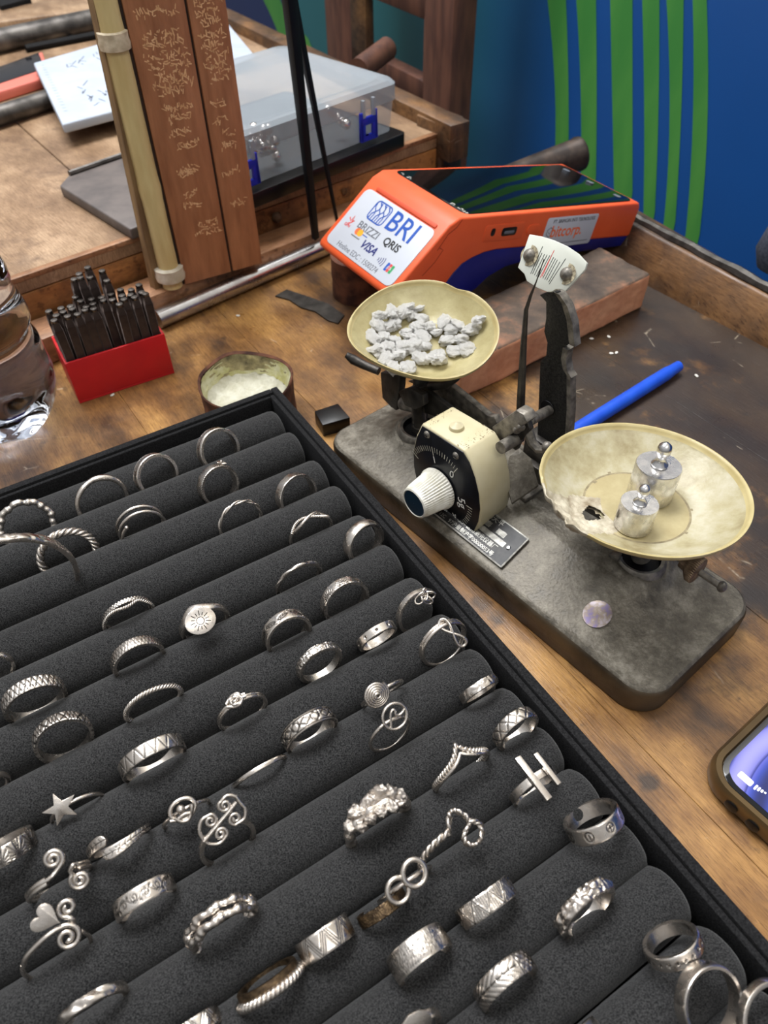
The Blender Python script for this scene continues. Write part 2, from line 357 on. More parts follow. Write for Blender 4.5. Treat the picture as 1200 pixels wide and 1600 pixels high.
def text(string, size, mt, mat, name, parent, align='CENTER', depth=0.00005, sx=1.0, bold=0.0, shear=0.0):
    cu = bpy.data.curves.new(name, 'FONT'); cu.body = string; cu.size = size; cu.align_x = align; cu.align_y = 'CENTER'; cu.extrude = depth; cu.offset = bold; cu.resolution_u = 3; cu.shear = shear
    ob = bpy.data.objects.new(name, cu); COL.objects.link(ob)
    bpy.context.view_layer.update()
    me = bpy.data.meshes.new_from_object(ob, depsgraph=bpy.context.evaluated_depsgraph_get())
    bpy.data.objects.remove(ob); bpy.data.curves.remove(cu)
    me.transform(mt @ Matrix.Diagonal((sx, 1, 1, 1))); me.name = name
    c = Vector(mt.translation); me.transform(Matrix.Translation(-c)); me.materials.clear(); me.materials.append(M[mat])
    o = bpy.data.objects.new(name, me); COL.objects.link(o); o.location = c
    if parent: adopt(o, parent)
    return o
def rrect(x0, y0, x1, y1, r, k=5):
    out = []
    for cx, cy, a0 in ((x1 - r, y0 + r, -90), (x1 - r, y1 - r, 0), (x0 + r, y1 - r, 90), (x0 + r, y0 + r, 180)):
        for i in range(k + 1):
            a = math.radians(a0 + 90 * i / k); out.append((cx + r * math.cos(a), cy + r * math.sin(a)))
    return out

# ------------------------------------------------------------------ the setting: floor, painted wall
def dirv(deg): a = math.radians(deg); return Vector((math.cos(a), math.sin(a), 0))
UP = Vector((0, 0, 1))
WN = dirv(30); WT = dirv(-60)
WP = Vector((0.2112, 0.59, 0)) + WN * 0.15
fl = MB().box((0.2, 0.6, -0.76), (5, 5, 0.02)).build('floor', 'plaster', smooth=False); tag(fl, 'grey concrete workshop floor below the benches', 'floor', kind='structure')
def wall_t(x, y): p = pl(x, y, WP, WN); return (p - WP).dot(WT), p.z
wm_ = bpy.data.materials.new('wall_paint'); wm_.use_nodes = True
n, l = wm_.node_tree.nodes, wm_.node_tree.links; b = n['Principled BSDF']; b.inputs['Roughness'].default_value = 0.45
g = n.new('ShaderNodeNewGeometry'); dt = n.new('ShaderNodeVectorMath'); dt.operation = 'DOT_PRODUCT'; dt.inputs[1].default_value = WT
l.new(g.outputs['Position'], dt.inputs[0]); mr = n.new('ShaderNodeMapRange'); off = WP.dot(WT)
t_a, t_b = wall_t(430, 60)[0], wall_t(900, 60)[0]
mr.inputs[1].default_value = off + t_a; mr.inputs[2].default_value = off + t_b; l.new(dt.outputs['Value'], mr.inputs[0])
r = n.new('ShaderNodeValToRGB'); l.new(mr.outputs[0], r.inputs[0]); el = r.color_ramp.elements
el[0].position = 0.0; el[0].color = (*lin((22, 44, 92)), 1); el[1].position = 1.0; el[1].color = (*lin((18, 78, 148)), 1)
for p_, c_ in ((0.12, (36, 100, 108)), (0.55, (36, 98, 104)), (0.78, (30, 88, 112))): e = el.new(p_); e.color = (*lin(c_), 1)
nz = n.new('ShaderNodeTexNoise'); nz.inputs['Scale'].default_value = 9; nz.inputs['Detail'].default_value = 6; l.new(g.outputs['Position'], nz.inputs[0])
mx = n.new('ShaderNodeMix'); mx.data_type = 'RGBA'; mx.blend_type = 'MULTIPLY'; mx.inputs[0].default_value = 0.35
gz = n.new('ShaderNodeSeparateXYZ'); l.new(g.outputs['Position'], gz.inputs[0]); mz = n.new('ShaderNodeMath'); mz.operation = 'GREATER_THAN'; mz.inputs[1].default_value = 0.35; l.new(gz.outputs['Z'], mz.inputs[0])   # painted below; unseen upper wall made pale to whiten reflections in the metals
r2 = n.new('ShaderNodeValToRGB'); r2.color_ramp.elements[0].color = (0.6, 0.6, 0.6, 1); r2.color_ramp.elements[1].color = (1.2, 1.2, 1.2, 1); l.new(nz.outputs[0], r2.inputs[0])
l.new(r.outputs[0], mx.inputs[6]); l.new(r2.outputs[0], mx.inputs[7]); mw = n.new('ShaderNodeMix'); mw.data_type = 'RGBA'; l.new(mz.outputs[0], mw.inputs[0]); l.new(mx.outputs[2], mw.inputs[6]); mw.inputs[7].default_value = (*lin((226, 222, 212)), 1); l.new(mw.outputs[2], b.inputs['Base Color'])
M['wall'] = wm_
M['stripe'] = pmat('stripe_green', (62, 132, 60), (84, 150, 68), 6, 0.5, stretch=(3, 3, 1))
wq = [WP + WT * t + UP * z for t, z in ((-2.2, -0.75), (1.2, -0.75), (1.2, 1.9), (-2.2, 1.9))]
wall = MB().prism(wq, WN * 0.08).build('wall_back', 'wall', smooth=False); tag(wall, 'blue and teal painted wall with green stripes behind the benches', 'wall', kind='structure')
STR = [((856, 0, 885, 0), (868, 150, 889, 150), (868, 230, 889, 230)), ((901, 0, 932, 0), (908, 150, 933, 150), (908, 275, 932, 275)),
       ((954, 0, 989, 0), (957, 150, 989, 150), (960, 300, 989, 300)), ((1004, 0, 1031, 0), (1007, 150, 1030, 150), (1006, 330, 1024, 330)),
       ((1042, 0, 1069, 0), (1047, 150, 1066, 150), (1038, 345, 1056, 345)), ((1083, 0, 1105, 0), (1084, 150, 1107, 150), (1072, 365, 1094, 365)),
       ((412, 0, 438, 0), (424, 25, 452, 25), (438, 60, 482, 60))]
for st in STR:
    L_, R_ = [], []
    for (xl, yl, xr, yr) in st: L_.append(wall_t(xl, yl)); R_.append(wall_t(xr, yr))
    def ext(P):
        (t0, z0), (t1, z1), (t2, z2) = P; k = (t2 - t1) / (z2 - z1) * 0.3
        zb = z2 - 0.25
        pts = [(t0, 0.3495)] + [(t0, z0)]
        for i in range(1, 8):   # smooth curve through the three
            zz = z0 + (z2 - z0) * i / 7
            tt = t0 * (zz - z1) * (zz - z2) / ((z0 - z1) * (z0 - z2)) + t1 * (zz - z0) * (zz - z2) / ((z1 - z0) * (z1 - z2)) + t2 * (zz - z0) * (zz - z1) / ((z2 - z0) * (z2 - z1))
            pts.append((tt, zz))
        return pts + [(t2 + k * (zb - z2), zb), (t2 + k * (zb - z2), -0.74)]
    a_, b_ = ext(L_), ext(R_); mb = MB(); o_ = WP - WN * 0.0006
    vs = [o_ + WT * t + UP * z for t, z in a_] + [o_ + WT * t + UP * z for t, z in b_]; k = len(a_)
    mb.add(vs, [(i, i + 1, k + i + 1, k + i) for i in range(k - 1)]); mb.build('painted_stripe', 'stripe', wall, smooth=False)

# ------------------------------------------------------------------ near workbench
BG = dirv(-57); BP_ = dirv(33)              # grain direction of its planks
RD = dirv(40); RN = dirv(-50)               # rail direction / towards the camera
bench = thing('workbench', 'worn brown wooden jeweller workbench under the tray and the balance', 'workbench', (0.05, 0.25, -0.75))
railp = Vector((-0.2437, 0.4116, 0)) - dirv(-50) * 0.0065
rim0 = at(1000, 440, 0); rimd = (at(1200, 545, 0) - rim0).normalized()
def in_rail(p): return (p - railp).dot(RN) > -0.004
# planks run along BG; clip each strip by the rail line and the rim line
def clip(poly, p0, nrm):
    out = []
    for i in range(len(poly)):
        a, b_ = poly[i], poly[(i + 1) % len(poly)]; da, db = (a - p0).dot(nrm), (b_ - p0).dot(nrm)
        if da >= 0: out.append(a)
        if (da >= 0) != (db >= 0): out.append(a + (b_ - a) * (da / (da - db)))
    return out
seam = at(1020, 1185, 0).dot(BP_)
rimn = Vector((-rimd.y, rimd.x, 0)); rimn = rimn if rimn.dot(Vector((-1, 0, 0))) > 0 else -rimn
k0 = 0
for k in range(-7, 5):
    w_ = 0.098; lo, hi = seam + k * w_, seam + (k + 1) * w_
    poly = [BP_ * lo + BG * -0.95, BP_ * lo + BG * 0.45, BP_ * hi + BG * 0.45, BP_ * hi + BG * -0.95]
    poly = [p - BP_ * 0.00008 if i in (2, 3) else p + BP_ * 0.00008 for i, p in enumerate(poly)]
    poly = clip(poly, railp - RN * 0.03, RN); 
    if len(poly) > 2: poly = clip(poly, rim0 - rimn * 0.02, rimn)
    if len(poly) > 2: poly = clip(poly, Vector((0, -0.02, 0)), Vector((0, 1, 0)))
    if len(poly) > 2: poly = clip(poly, Vector((-0.62, 0, 0)), Vector((1, 0, 0)))
    if len(poly) > 2: poly = clip(poly, Vector((0, 0.645, 0)), Vector((0, -1, 0)))
    if len(poly) < 3: continue
    ar = sum((poly[i].x * poly[(i + 1) % len(poly)].y - poly[(i + 1) % len(poly)].x * poly[i].y) for i in range(len(poly))) / 2
    if abs(ar) < 1e-4: continue
    MB().prism(poly, (0, 0, -0.022)).build('plank', 'bench', bench, smooth=False, bevel=0.0002, seg=1)
MB().prism([Vector((x, y, -0.0225)) for x, y in ((-0.6, 0.0), (0.42, 0.0), (0.30, 0.36), (0.16, 0.56), (0.0, 0.56), (-0.6, 0.12))], (0, 0, -0.04)).build('apron', 'darkwood', bench, smooth=False)
for x, y in ((-0.5, 0.05), (0.35, 0.05), (0.1, 0.6), (-0.33, 0.3)):
    MB().box((x, y, -0.406), (0.06, 0.06, 0.688)).build('leg', 'rim', bench, smooth=False, bevel=0.003)
# back rail
RLZ = 0.02
a = railp - RD * 0.22; b_ = railp + RD * 0.43
rail = MB().prism([a + UP * 0.0005, b_ + UP * 0.0005, b_ - RN * 0.028 + UP * 0.0005, a - RN * 0.028 + UP * 0.0005], (0, 0, RLZ)).build('back_rail', 'rail', bench, bevel=0.0015)
# right rim: tall worn board whose inner face looks at the camera, with dark chipped top edge
q0, q1 = at(905, 275, 0.03), at(1290, 493, 0.03)
i0, i1 = at(900, 388, 0.0), at(1290, 592, 0.0)
t0, t1 = at(895, 300, 0.028), at(1290, 512, 0.028)
rr = MB(); vs = [i0, i1, t1, q1, q1 - UP * 0.06, i1 - UP * 0.03, t0, q0, q0 - UP * 0.06, i0 - UP * 0.03]
rr.add([i0, i1, t1, t0, q0, q1, q0 - UP * 0.08, q1 - UP * 0.08, i0 - UP * 0.02, i1 - UP * 0.02],
       [(0, 1, 2, 3), (3, 2, 5, 4), (4, 5, 7, 6), (0, 8, 9, 1), (8, 6, 7, 9), (0, 3, 4, 6, 8), (1, 9, 7, 5, 2)])
rr.build('side_rim', 'rim', bench, bevel=0.0015)
e0, e1 = at(893, 287, 0.0295), at(1290, 500, 0.0295)
MB().tube([e0 + (e1 - e0) * i / 24 + Vector((0, 0, random.uniform(-.0006, .0006))) for i in range(25)], [0.0042 + random.uniform(-.0006, .0006) for i in range(25)], 8).build('worn_edge', 'darkiron', bench)
# wooden ledge between the brick and the rim
MB().prism([at(930, 372, 0.012), at(1012, 412, 0.012), at(1060, 395, 0.012), at(985, 350, 0.012)], (0, 0, -0.0115)).build('ledge_block', 'rim', bench, bevel=0.001)

# chrome tube on the bench against the rail
ta, tb = at(246, 499, 0.0075), at(562, 362, 0.0075)
tt = MB(); prof_n = 24
tt.tube([ta + (tb - ta) * i / 10 for i in range(11)], [0.0068] * 11, prof_n)
tt.build('chrome_tube', 'chrome'); tag(COL.objects[-1], 'polished chrome tube lying along the back rail, from the red box to the card terminal', 'tube')

# ------------------------------------------------------------------ far bench (one step behind, a little higher)
FZ = 0.05
f0 = Vector((-0.2522, 0.4548, 0)); f1 = Vector((0.064, 0.7163, 0)); FD = (f1 - f0).normalized(); FN = Vector((FD.y, -FD.x, 0))
fbench = thing('far_workbench', 'lighter wooden workbench behind the near one, carrying notebook and plastic box', 'workbench', (-0.3, 0.9, -0.75))
rimA, rimB = at(350, 12, 0.06), at(735, 192, 0.06); rd2 = (rimB - rimA).normalized()
fe = f0 + FD * ((rimB - f0).dot(FD) + 0.004)
far_pts = [f0 - FD * 0.45, fe - FD * 0.02, (rimB - rd2 * 0.02).xy.to_3d(), (rimA + rd2 * -0.5).xy.to_3d(), f0 - FD * 0.45 - FN * 0.95]
seamA = at(22, 188, FZ); seamB = at(112, 268, FZ); sd = (seamB - seamA).normalized(); sn_ = Vector((-sd.y, sd.x, 0))
for k, (sgn) in enumerate((1, -1)):
    poly = clip([Vector((p.x, p.y, FZ)) for p in far_pts], seamA + sn_ * sgn * 0.0004, sn_ * sgn)
    if len(poly) > 2: MB().prism(poly, (0, 0, -0.012)).build('top_board', 'far', fbench, smooth=False, bevel=0.0006, seg=1)
MB().prism([f0 - FD * 0.45 + UP * (FZ - 0.0125), fe + UP * (FZ - 0.0125), fe + UP * 0.004, f0 - FD * 0.45 + UP * 0.017], -FN * 0.02).build('front_beam', 'beam', fbench, bevel=0.0012)
MB().prism([f0 - FD * 0.45 + UP * (FZ + 0.0002) + FN * 0.0006, fe + UP * (FZ + 0.0002) + FN * 0.0006, fe + UP * (FZ - 0.0035) + FN * 0.0006, f0 - FD * 0.45 + UP * (FZ - 0.0035) + FN * 0.0006], -FN * 0.006).build('edge_strip', 'rail', fbench, bevel=0.0006)
kb = at(437, 345, 0.03); kb = kb  # knob on the beam
kp = pl(430, 338, f0, FN); MB().lathe([(0.0001, 0), (0.003, 0), (0.0045, 0.003), (0.003, 0.006), (0.0001, 0.007)], 16, fr(kp - FN * 0.0005, FD, UP)).build('peg', 'rim', fbench)
kp = pl(537, 298, f0, FN); MB().lathe([(0.0001, 0), (0.002, 0), (0.003, 0.0015), (0.0001, 0.002)], 16, fr(kp, FD, UP)).build('peg', 'rim', fbench)
# low end rim of the far bench with rounded end post
rp0, rp1 = rimA - rd2 * 0.4, rimB
inw = Vector((rd2.y, -rd2.x, 0)); inw = inw if inw.x < 0 else -inw
MB().prism([rp0.xy.to_3d() + UP * 0.03, rp1.xy.to_3d() + UP * 0.03, rp1.xy.to_3d() + inw * 0.022 + UP * 0.03, rp0.xy.to_3d() + inw * 0.022 + UP * 0.03], (0, 0, 0.032)).build('end_rim', 'rim', fbench, bevel=0.0015)
MB().prism([fe + FD * a_ - FN * b_ + UP * 0.004 for a_, b_ in rrect(-0.024, -0.006, 0.006, 0.03, 0.005)], (0, 0, 0.055)).build('corner_post', 'rim', fbench, bevel=0.0015)
lb = f0 + FD * 0.10
MB().prism([lb + UP * 0.0165 - FN * .022, fe + UP * 0.004 - FN * .022, fe - UP * 0.10 - FN * .022, lb - UP * 0.10 - FN * .022], -FN * 0.02).build('lower_board', 'rim', fbench, bevel=0.001)
for p in ((-0.5, 0.5), (-0.3, 1.1), (-0.02, 0.72)): MB().box((p[0], p[1], -0.356), (0.06, 0.06, 0.788)).build('leg', 'rim', fbench, smooth=False, bevel=0.003)

# ------------------------------------------------------------------ post between the benches
pz = RLZ
pA, pB = Vector((-0.1434, 0.5028, pz)), Vector((-0.0898, 0.5335, pz)); PD = (pB - pA).normalized(); PN = Vector((PD.y, -PD.x, 0))
post = thing('scribbled_post', 'upright reddish wood post covered in pale scratched writing, standing on the back rail', 'post', (pA + pB) / 2)
W_ = (pB - pA).length; H_ = 0.75; s1 = 0.60 * W_
for (u0, u1) in ((0, s1 - 0.0008), (s1 + 0.0008, W_)):
    MB().prism([pA + PD * u0, pA + PD * u1, pA + PD * u1 - PN * 0.03, pA + PD * u0 - PN * 0.03], (0, 0, H_)).build('post_board', 'post', post, bevel=0.0006)
MB().prism([pA + PD * (s1 - 0.002) - PN * 0.002, pA + PD * (s1 + 0.002) - PN * 0.002, pA + PD * (s1 + 0.002) - PN * 0.025, pA + PD * (s1 - 0.002) - PN * 0.025], (0, 0, H_ - 0.01)).build('joint_filler', 'darkwood', post, smooth=False)
MB().prism([pA - PD * 0.0028 - PN * 0.001, pA - PD * 0.0002 - PN * 0.001, pA - PD * 0.0002 - PN * 0.028, pA - PD * 0.0028 - PN * 0.028], (0, 0, H_)).build('side_strip', 'darkwood', post, bevel=0.0004)
# pale scratched scribbles on the face: short strokes in rows, as fine relief
sc_ = MB()
rng = random.Random(3)
rows = [(18, 0.15, 0.85, 1), (52, .2, .8, .8), (66, .2, .85, 1), (84, .15, .9, 1), (100, .2, .9, 1), (116, .3, .8, 1), (130, .2, .9, 1), (140, .3, .7, .6), (165, .3, .8, 1), (182, .35, .75, 1), (205, .3, .7, 1), (225, .4, .8, .8), (262, .3, .7, .8), (268, .35, .6, .5), (300, .35, .6, .5), (318, .3, .6, .5), (350, .5, .9, .7), (362, .4, .9, .6)]
rows2 = [(12, .2, .9, .9), (30, .2, .8, .8), (46, .3, .8, .6), (66, .2, .9, .8), (82, .2, .8, 1), (94, .3, .9, 1), (108, .2, .8, 1), (120, .3, .9, 1), (135, .3, .8, .8), (172, .2, .6, .7), (198, .2, .6, .4), (220, .4, .8, .6), (240, .3, .7, .5), (280, .2, .7, .4), (330, .3, .8, .3)]
for rws, (ua, ub) in ((rows, (0, s1)), (rows2, (s1, W_))):
    for (yy, a0, a1, dens) in rws:
        xm = 250 + yy * 0.2
        z0 = pl(xm, yy, pA, PN).z; N_ = 0
        u = ua + (ub - ua) * a0
        while u < ua + (ub - ua) * a1:
            L = rng.uniform(0.0008, 0.0038); an = rng.choice([0.2, 1.3, 1.5, 1.8, 2.6, -0.4]) + rng.uniform(-.25, .25)
            zc = z0 + rng.uniform(-0.0022, 0.0022); d = PD * math.cos(an) * L + UP * math.sin(an) * L
            p = pA + PD * u; p.z = zc; p = p + PN * 0.00004; nn_ = d.cross(PN).normalized() * rng.uniform(0.00022, 0.00042)
            sc_.add([p - d / 2 - nn_, p + d / 2 - nn_, p + d / 2 + nn_, p - d / 2 + nn_], [(0, 1, 2, 3)]); u += rng.uniform(0.0004, 0.0013)
sc_.build('scratched_writing', 'scratch', post, smooth=False)
# bamboo cane tied to the post's left edge
ba = at(270, 446, pz + 0.0005); 
def vert(px_, py_, base):
    return pl(px_, py_, base, Vector((0, 1, 0)))
bt = vert(163, 0, ba); bt = ba + (bt - ba) * 1.35
cane = MB(); N = 30
cane.tube([ba + (bt - ba) * i / N for i in range(N + 1)], [0.0072 + (0.0006 if i in (9, 20) else 0) + random.uniform(-.0001, .0001) for i in range(N + 1)], 18)
cane = cane.build('bamboo_cane', 'bamboo'); tag(cane, 'pale yellow bamboo cane tied upright to the left edge of the scribbled post', 'cane')
def ring_on(base, top, y, h, r0, r1, name, m, par):
    ax = (top - base); p = pl(0, y, base, Vector((0, 1, 0)));
    # parameter where the projected axis reaches image row y
    lo, hi = 0.0, 1.0
    for _ in range(40):
        mid = (lo + hi) / 2; q = base + ax * mid - CAMP
        if 800 + FPX * q.dot(CD) / q.dot(CF) > y: lo = mid
        else: hi = mid
    q = base + ax * lo; d = ax.normalized(); o = MB()
    o.tube([q - d * h, q - d * h * 0.9, q - d * h * 0.3, q + d * h * 0.2, q + d * h * 0.85, q + d * h], [r0, r1, r1 * 1.04, r1 * 0.97, r1, r0], 20)
    return o.build(name, m, par)
ring_on(ba, bt, 62, 0.0050, 0.0076, 0.0090, 'tape_wrap', 'tape', cane)
ring_on(ba, bt, 425, 0.005, 0.008, 0.0105, 'plastic_collar', 'pvc', cane)
# thin wooden strip left of the cane
sa = at(243, 452, pz + 0.0005); stp = vert(146, 0, sa); stp = sa + (stp - sa) * 1.35
for k, (dx, wd, mt_) in enumerate(((0.0, 0.0036, 'strip'), (0.0062, 0.0020, 'darkwood'))):
    pp = MB().tube([sa + Vector((dx, 0.004, 0)) + (stp - sa) * i / 12 for i in range(13)], wd * 1.3, 4, flat=1.0)
    if k == 0: strip = pp.build('wooden_strip', mt_, smooth=False); tag(strip, 'thin dull brown wooden strip standing left of the bamboo cane', 'strip')
    else: pp.build('gap_shade_strip', mt_, strip, smooth=False)  # dark bar stands in for the shaded gap between strip and cane
# two black tapered rods (tongs legs) leaning up in front of the plastic box
rb = at(493, 372, pz)
tg = thing('black_tongs', 'tall black tongs with two long tapering legs standing in front of the plastic box', 'tongs', rb)
rtop = vert(452, 0, rb)
MB().tube([rb + (rtop - rb) * i / 10 * 1.2 for i in range(11)], [0.0052 + 0.0004 * i for i in range(11)], 4, flat=0.6).build('tong_leg', 'blackrod', tg, bevel=0.0004)
rb2 = at(528, 352, pz + 0.002); rt2 = vert(458, 0, rb2)
MB().tube([rb2 + (rt2 - rb2) * i / 10 * 1.2 for i in range(11)], [0.0022 + 0.0004 * i for i in range(11)], 4, flat=0.6).build('tong_leg', 'blackrod', tg, bevel=0.0003)

# ------------------------------------------------------------------ wooden chair back by the wall
CP_ = WP - WN * 0.11
ch = thing('wooden_chair', 'reddish brown wooden chair with an open framed back, by the teal wall', 'chair', (pl(600, 100, CP_, WN).x, pl(600, 100, CP_, WN).y, -0.75))
def cp(x, y): return pl(x, y, CP_, WN)
def bar(ps, th, name, m='chair', par=None, n_=None, bev=0.002): MB().prism(ps, (n_ or WN) * th).build(name, m, par, bevel=bev)
def postq(xa, xb, y):  # vertical board through image columns at row y, down to the floor
    a, b_ = cp(xa, y), cp(xb, y); a.z = b_.z = 0; return a, b_
for xa, xb, y in ((660, 705, 100), (508, 548, 30)):
    a, b_ = postq(xa, xb, y); bar([a - UP * 0.75, b_ - UP * 0.75, b_ + UP * 0.36, a + UP * 0.36], 0.03, 'back_post', par=ch)
a0, b0 = postq(548, 665, 60)
for (y0, y1) in ((-40, 14), (106, 142)):
    zz1, zz0 = cp(620, y0).z, cp(620, y1).z; bar([a0 + UP * zz0, b0 + UP * zz0, b0 + UP * zz1, a0 + UP * zz1], 0.02, 'back_rail', par=ch)
a1, b1 = postq(548, 572, 60); bar([a1 + UP * cp(560, 130).z, b1 + UP * cp(560, 130).z, b1 + UP * 0.3, a1 + UP * 0.3], 0.012, 'back_slat', 'rim', ch)
sA, sB = postq(508, 705, 60)
bar([sA - UP * 0.32, sB - UP * 0.32, sB - UP * 0.30, sA - UP * 0.30], 0.09, 'seat', par=ch, n_=WN)
# brown pipe end by the chair
p0 = at(560, 110, 0.07); p1 = at(605, 76, 0.075)
tag(MB().tube([p0, p0 + (p1 - p0) * .5, p1], 0.011, 16).build('wooden_rod', 'chair'), 'short brown rod end poking out behind the plastic box', 'rod')
# rusty brown pipe behind the card terminal
p0 = at(760, 290, 0.03); p1 = at(906, 240, 0.04)
pp = MB().tube([p0, p0 + (p1 - p0) * 0.5, p1 - (p1 - p0) * 0.05, p1 - (p1 - p0) * 0.03, p1], [0.0095, 0.0118, 0.0135, 0.0145, 0.0142], 24).build('rusty_pipe', 'brown_pipe')
tag(pp, 'dark brown pipe end sticking out behind the card terminal towards the stripes', 'pipe')
# dark grey cloth at the right edge
c0 = at(1215, 410, 0.035)
mb = MB(); mb.lathe([(0.0001, 0), (0.018, 0.0), (0.022, 0.012), (0.019, 0.03), (0.010, 0.042), (0.0001, 0.044)], 24, Matrix.Translation(c0 + Vector((0.008, 0, -0.006))), fn=lambda p, a, i: (p.x * (1 + .12 * math.sin(3 * a)), p.y * (1 + .12 * math.sin(3 * a)), p.z))
tag(mb.build('cloth_bundle', 'cloth'), 'dark grey-blue cloth bundle on the bench rim at the right edge of the photo', 'cloth')

# ------------------------------------------------------------------ things on the far bench
def quad_slab(px4, z, th, name, m, par=None, bev=0.001, seg=3):
    """slab whose top corners sit under four pixels at height z, thickness th downwards"""
    q = [at(x, y, z) for x, y in px4]; return MB().prism(q, (0, 0, -th)).build(name, m, par, bevel=bev, seg=seg)
nb = quad_slab([(52, 98), (97, 194), (235, 158), (190, 58)], FZ + 0.020, 0.008, 'notebook', 'paper', bev=0.0016)
tag(nb, 'open white notebook with faint pencil notes lying on pipe, left of post', 'notebook')
quad_slab([(57, 101), (99, 198), (237, 162), (193, 62)], FZ + 0.0118, 0.004, 'notebook_cover', pmat('notebook_cover', (150, 118, 112), None, rough=0.6), nb, bev=0.0008)
wr = MB(); rng = random.Random(5)
na, nb_, nd = at(97, 194, FZ + 0.0201), at(52, 98, FZ + 0.0201), at(190, 58, FZ + 0.0201)
ux = (nd - nb_); uy = (na - nb_)
def nline(u0, v0, u1, v1, w_=0.0005):
    p, q = nb_ + ux * u0 + uy * v0, nb_ + ux * u1 + uy * v1; d = (q - p).normalized().cross(UP) * w_; wr.add([p - d, q - d, q + d, p + d], [(0, 1, 2, 3)])
for (u_, v_, c_) in ((.3, .2, 5), (.42, .2, 4), (.6, .18, 5), (.3, .62, 4), (.32, .74, 4), (.45, .78, 5), (.36, .86, 4), (.5, .86, 4), (.56, .68, 3)):
    for k in range(c_): a = rng.uniform(0, .05), rng.uniform(-.03, .05); nline(u_ + a[0], v_ + a[1], u_ + a[0] + rng.uniform(-.04, .07), v_ + a[1] + rng.uniform(-.06, .07), 0.0007)
for k in range(18): nline(.06, .08 + .045 * k, .095, .095 + .045 * k, 0.0005)
wr.build('pencil_notes', 'pencil', nb, smooth=False)
sp = at(-30, 190, FZ + 0.009); sq = at(125, 140, FZ + 0.009)
tag(MB().tube([sp + (sq - sp) * i / 8 for i in range(9)], [0.0085] * 9, 22).build('steel_pipe', 'steelpipe'), 'short dull steel pipe lying under the white notebook', 'pipe')
sp = at(-40, 72, FZ + 0.012); sq = at(190, 22, FZ + 0.012)
mp_ = MB().tube([sp + (sq - sp) * i / 8 for i in range(9)], [0.0115] * 9, 24).build('steel_mandrel', 'steelpipe'); tag(mp_, 'long grey steel mandrel lying across the far bench top left, above the notebook', 'mandrel')
MB().tube([at(40, 76, FZ + .004), at(185, 48, FZ + 0.004)], 0.004, 10).build('black_handle', 'blackrod', mp_)
hk = [at(110, 55, FZ + .003), at(116, 64, FZ + .002), at(119, 63, FZ + .002)]
MB().tube(hk, [.003, .002, .0008], 8).build('hook', 'blackrod', mp_)
# coral phone
cph = thing('coral_phone', 'phone in a coral pink case with dark back, lying left of the notebook', 'phone', at(20, 110, FZ))
quad_slab([(-30, 115), (-20, 148), (78, 118), (66, 80)], FZ + 0.010, 0.0098, 'phone_case', 'coral', cph, bev=0.002)
quad_slab([(-26, 113), (-18, 135), (70, 106), (60, 82)], FZ + 0.0108, 0.0012, 'phone_glass', 'phoneblack', cph, bev=0.0005)
MB().lathe([(0.0001, 0.0), (0.0035, 0), (0.003, 0.001), (0.0001, 0.001)], 16, Matrix.Translation(at(45, 91, FZ + 0.0108))).build('camera_lens', 'blackrod', cph)
# grey case
gc = quad_slab([(93, 290), (203, 358), (262, 335), (190, 244), (108, 272)], FZ + 0.0085, 0.0082, 'grey_folder', 'pad', bev=0.0012)
tag(gc, 'flat brownish grey case lying on the far bench behind the red box', 'case')
MB().tube([at(108, 271, FZ + .010), at(192, 242, FZ + .010)], 0.0022, 8).build('hinge_rod', 'steelpipe', gc)
tag(quad_slab([(330, 60), (345, 110), (399, 88), (352, 32)], FZ + 0.009, 0.0012, 'paper_sheet', 'paper', bev=0.0003), 'loose white paper sheet between the post and the plastic box', 'paper')
tag(quad_slab([(-20, -6), (0, 8), (48, -4), (30, -14)], FZ + 0.02, 0.015, 'black_clip', 'blackrod', bev=0.002), 'small black object at the top left corner of the far bench', 'clip')
tag(quad_slab([(-60, 24), (-50, 40), (175, 10), (160, -14)], FZ + 0.014, 0.0138, 'wooden_board', 'far', bev=0.002), 'pale wooden board at the back of the far bench, top left', 'slat')

# translucent box on a black tray
BT = FZ + 0.052
bxc = [at(365, 212, BT), at(625, 122, BT), at(512, 48, BT), at(300, 110, BT)]
fdir = (bxc[1] - bxc[0]).normalized(); wid = (bxc[1] - bxc[0]).length; nd_ = Vector((-fdir.y, fdir.x, 0)); dep = (at(512, 48, BT) - bxc[1]).dot(nd_)
O_ = bxc[1] - fdir * wid
box = thing('plastic_box', 'translucent plastic storage box with blue clasps on a black tray behind the post', 'box', O_ + fdir * wid / 2 - UP * (BT - FZ))
def bp_(u_, v_, z): return O_ + fdir * u_ + nd_ * v_ + UP * (z - BT)
def rr_(u0, v0, u1, v1, r_, z): return [bp_(a, b, z) for a, b in rrect(u0, v0, u1, v1, r_)]
zb, zl = FZ + 0.012, BT - 0.014
body = MB(); lo_, hi_ = rr_(0.004, 0.004, wid - 0.004, dep - 0.004, 0.008, zb), rr_(0.0015, 0.0015, wid - 0.0015, dep - 0.0015, 0.009, zl); k = len(lo_)
body.add(lo_ + hi_, [tuple(reversed(range(k)))] + [(i, (i + 1) % k, k + (i + 1) % k, k + i) for i in range(k)]); body.build('box_body', 'clearbox', box, angle=50)
lid = MB(); c1_, c2_, c3_, c4_ = rr_(0, 0, wid, dep, 0.01, zl - 0.001), rr_(0, 0, wid, dep, 0.01, BT - 0.003), rr_(0.003, 0.003, wid - 0.003, dep - 0.003, 0.009, BT), rr_(0.013, 0.012, wid - 0.013, dep - 0.012, 0.008, BT)
c5_ = rr_(0.015, 0.014, wid - 0.015, dep - 0.014, 0.007, BT - 0.0016); allv = c1_ + c2_ + c3_ + c4_ + c5_
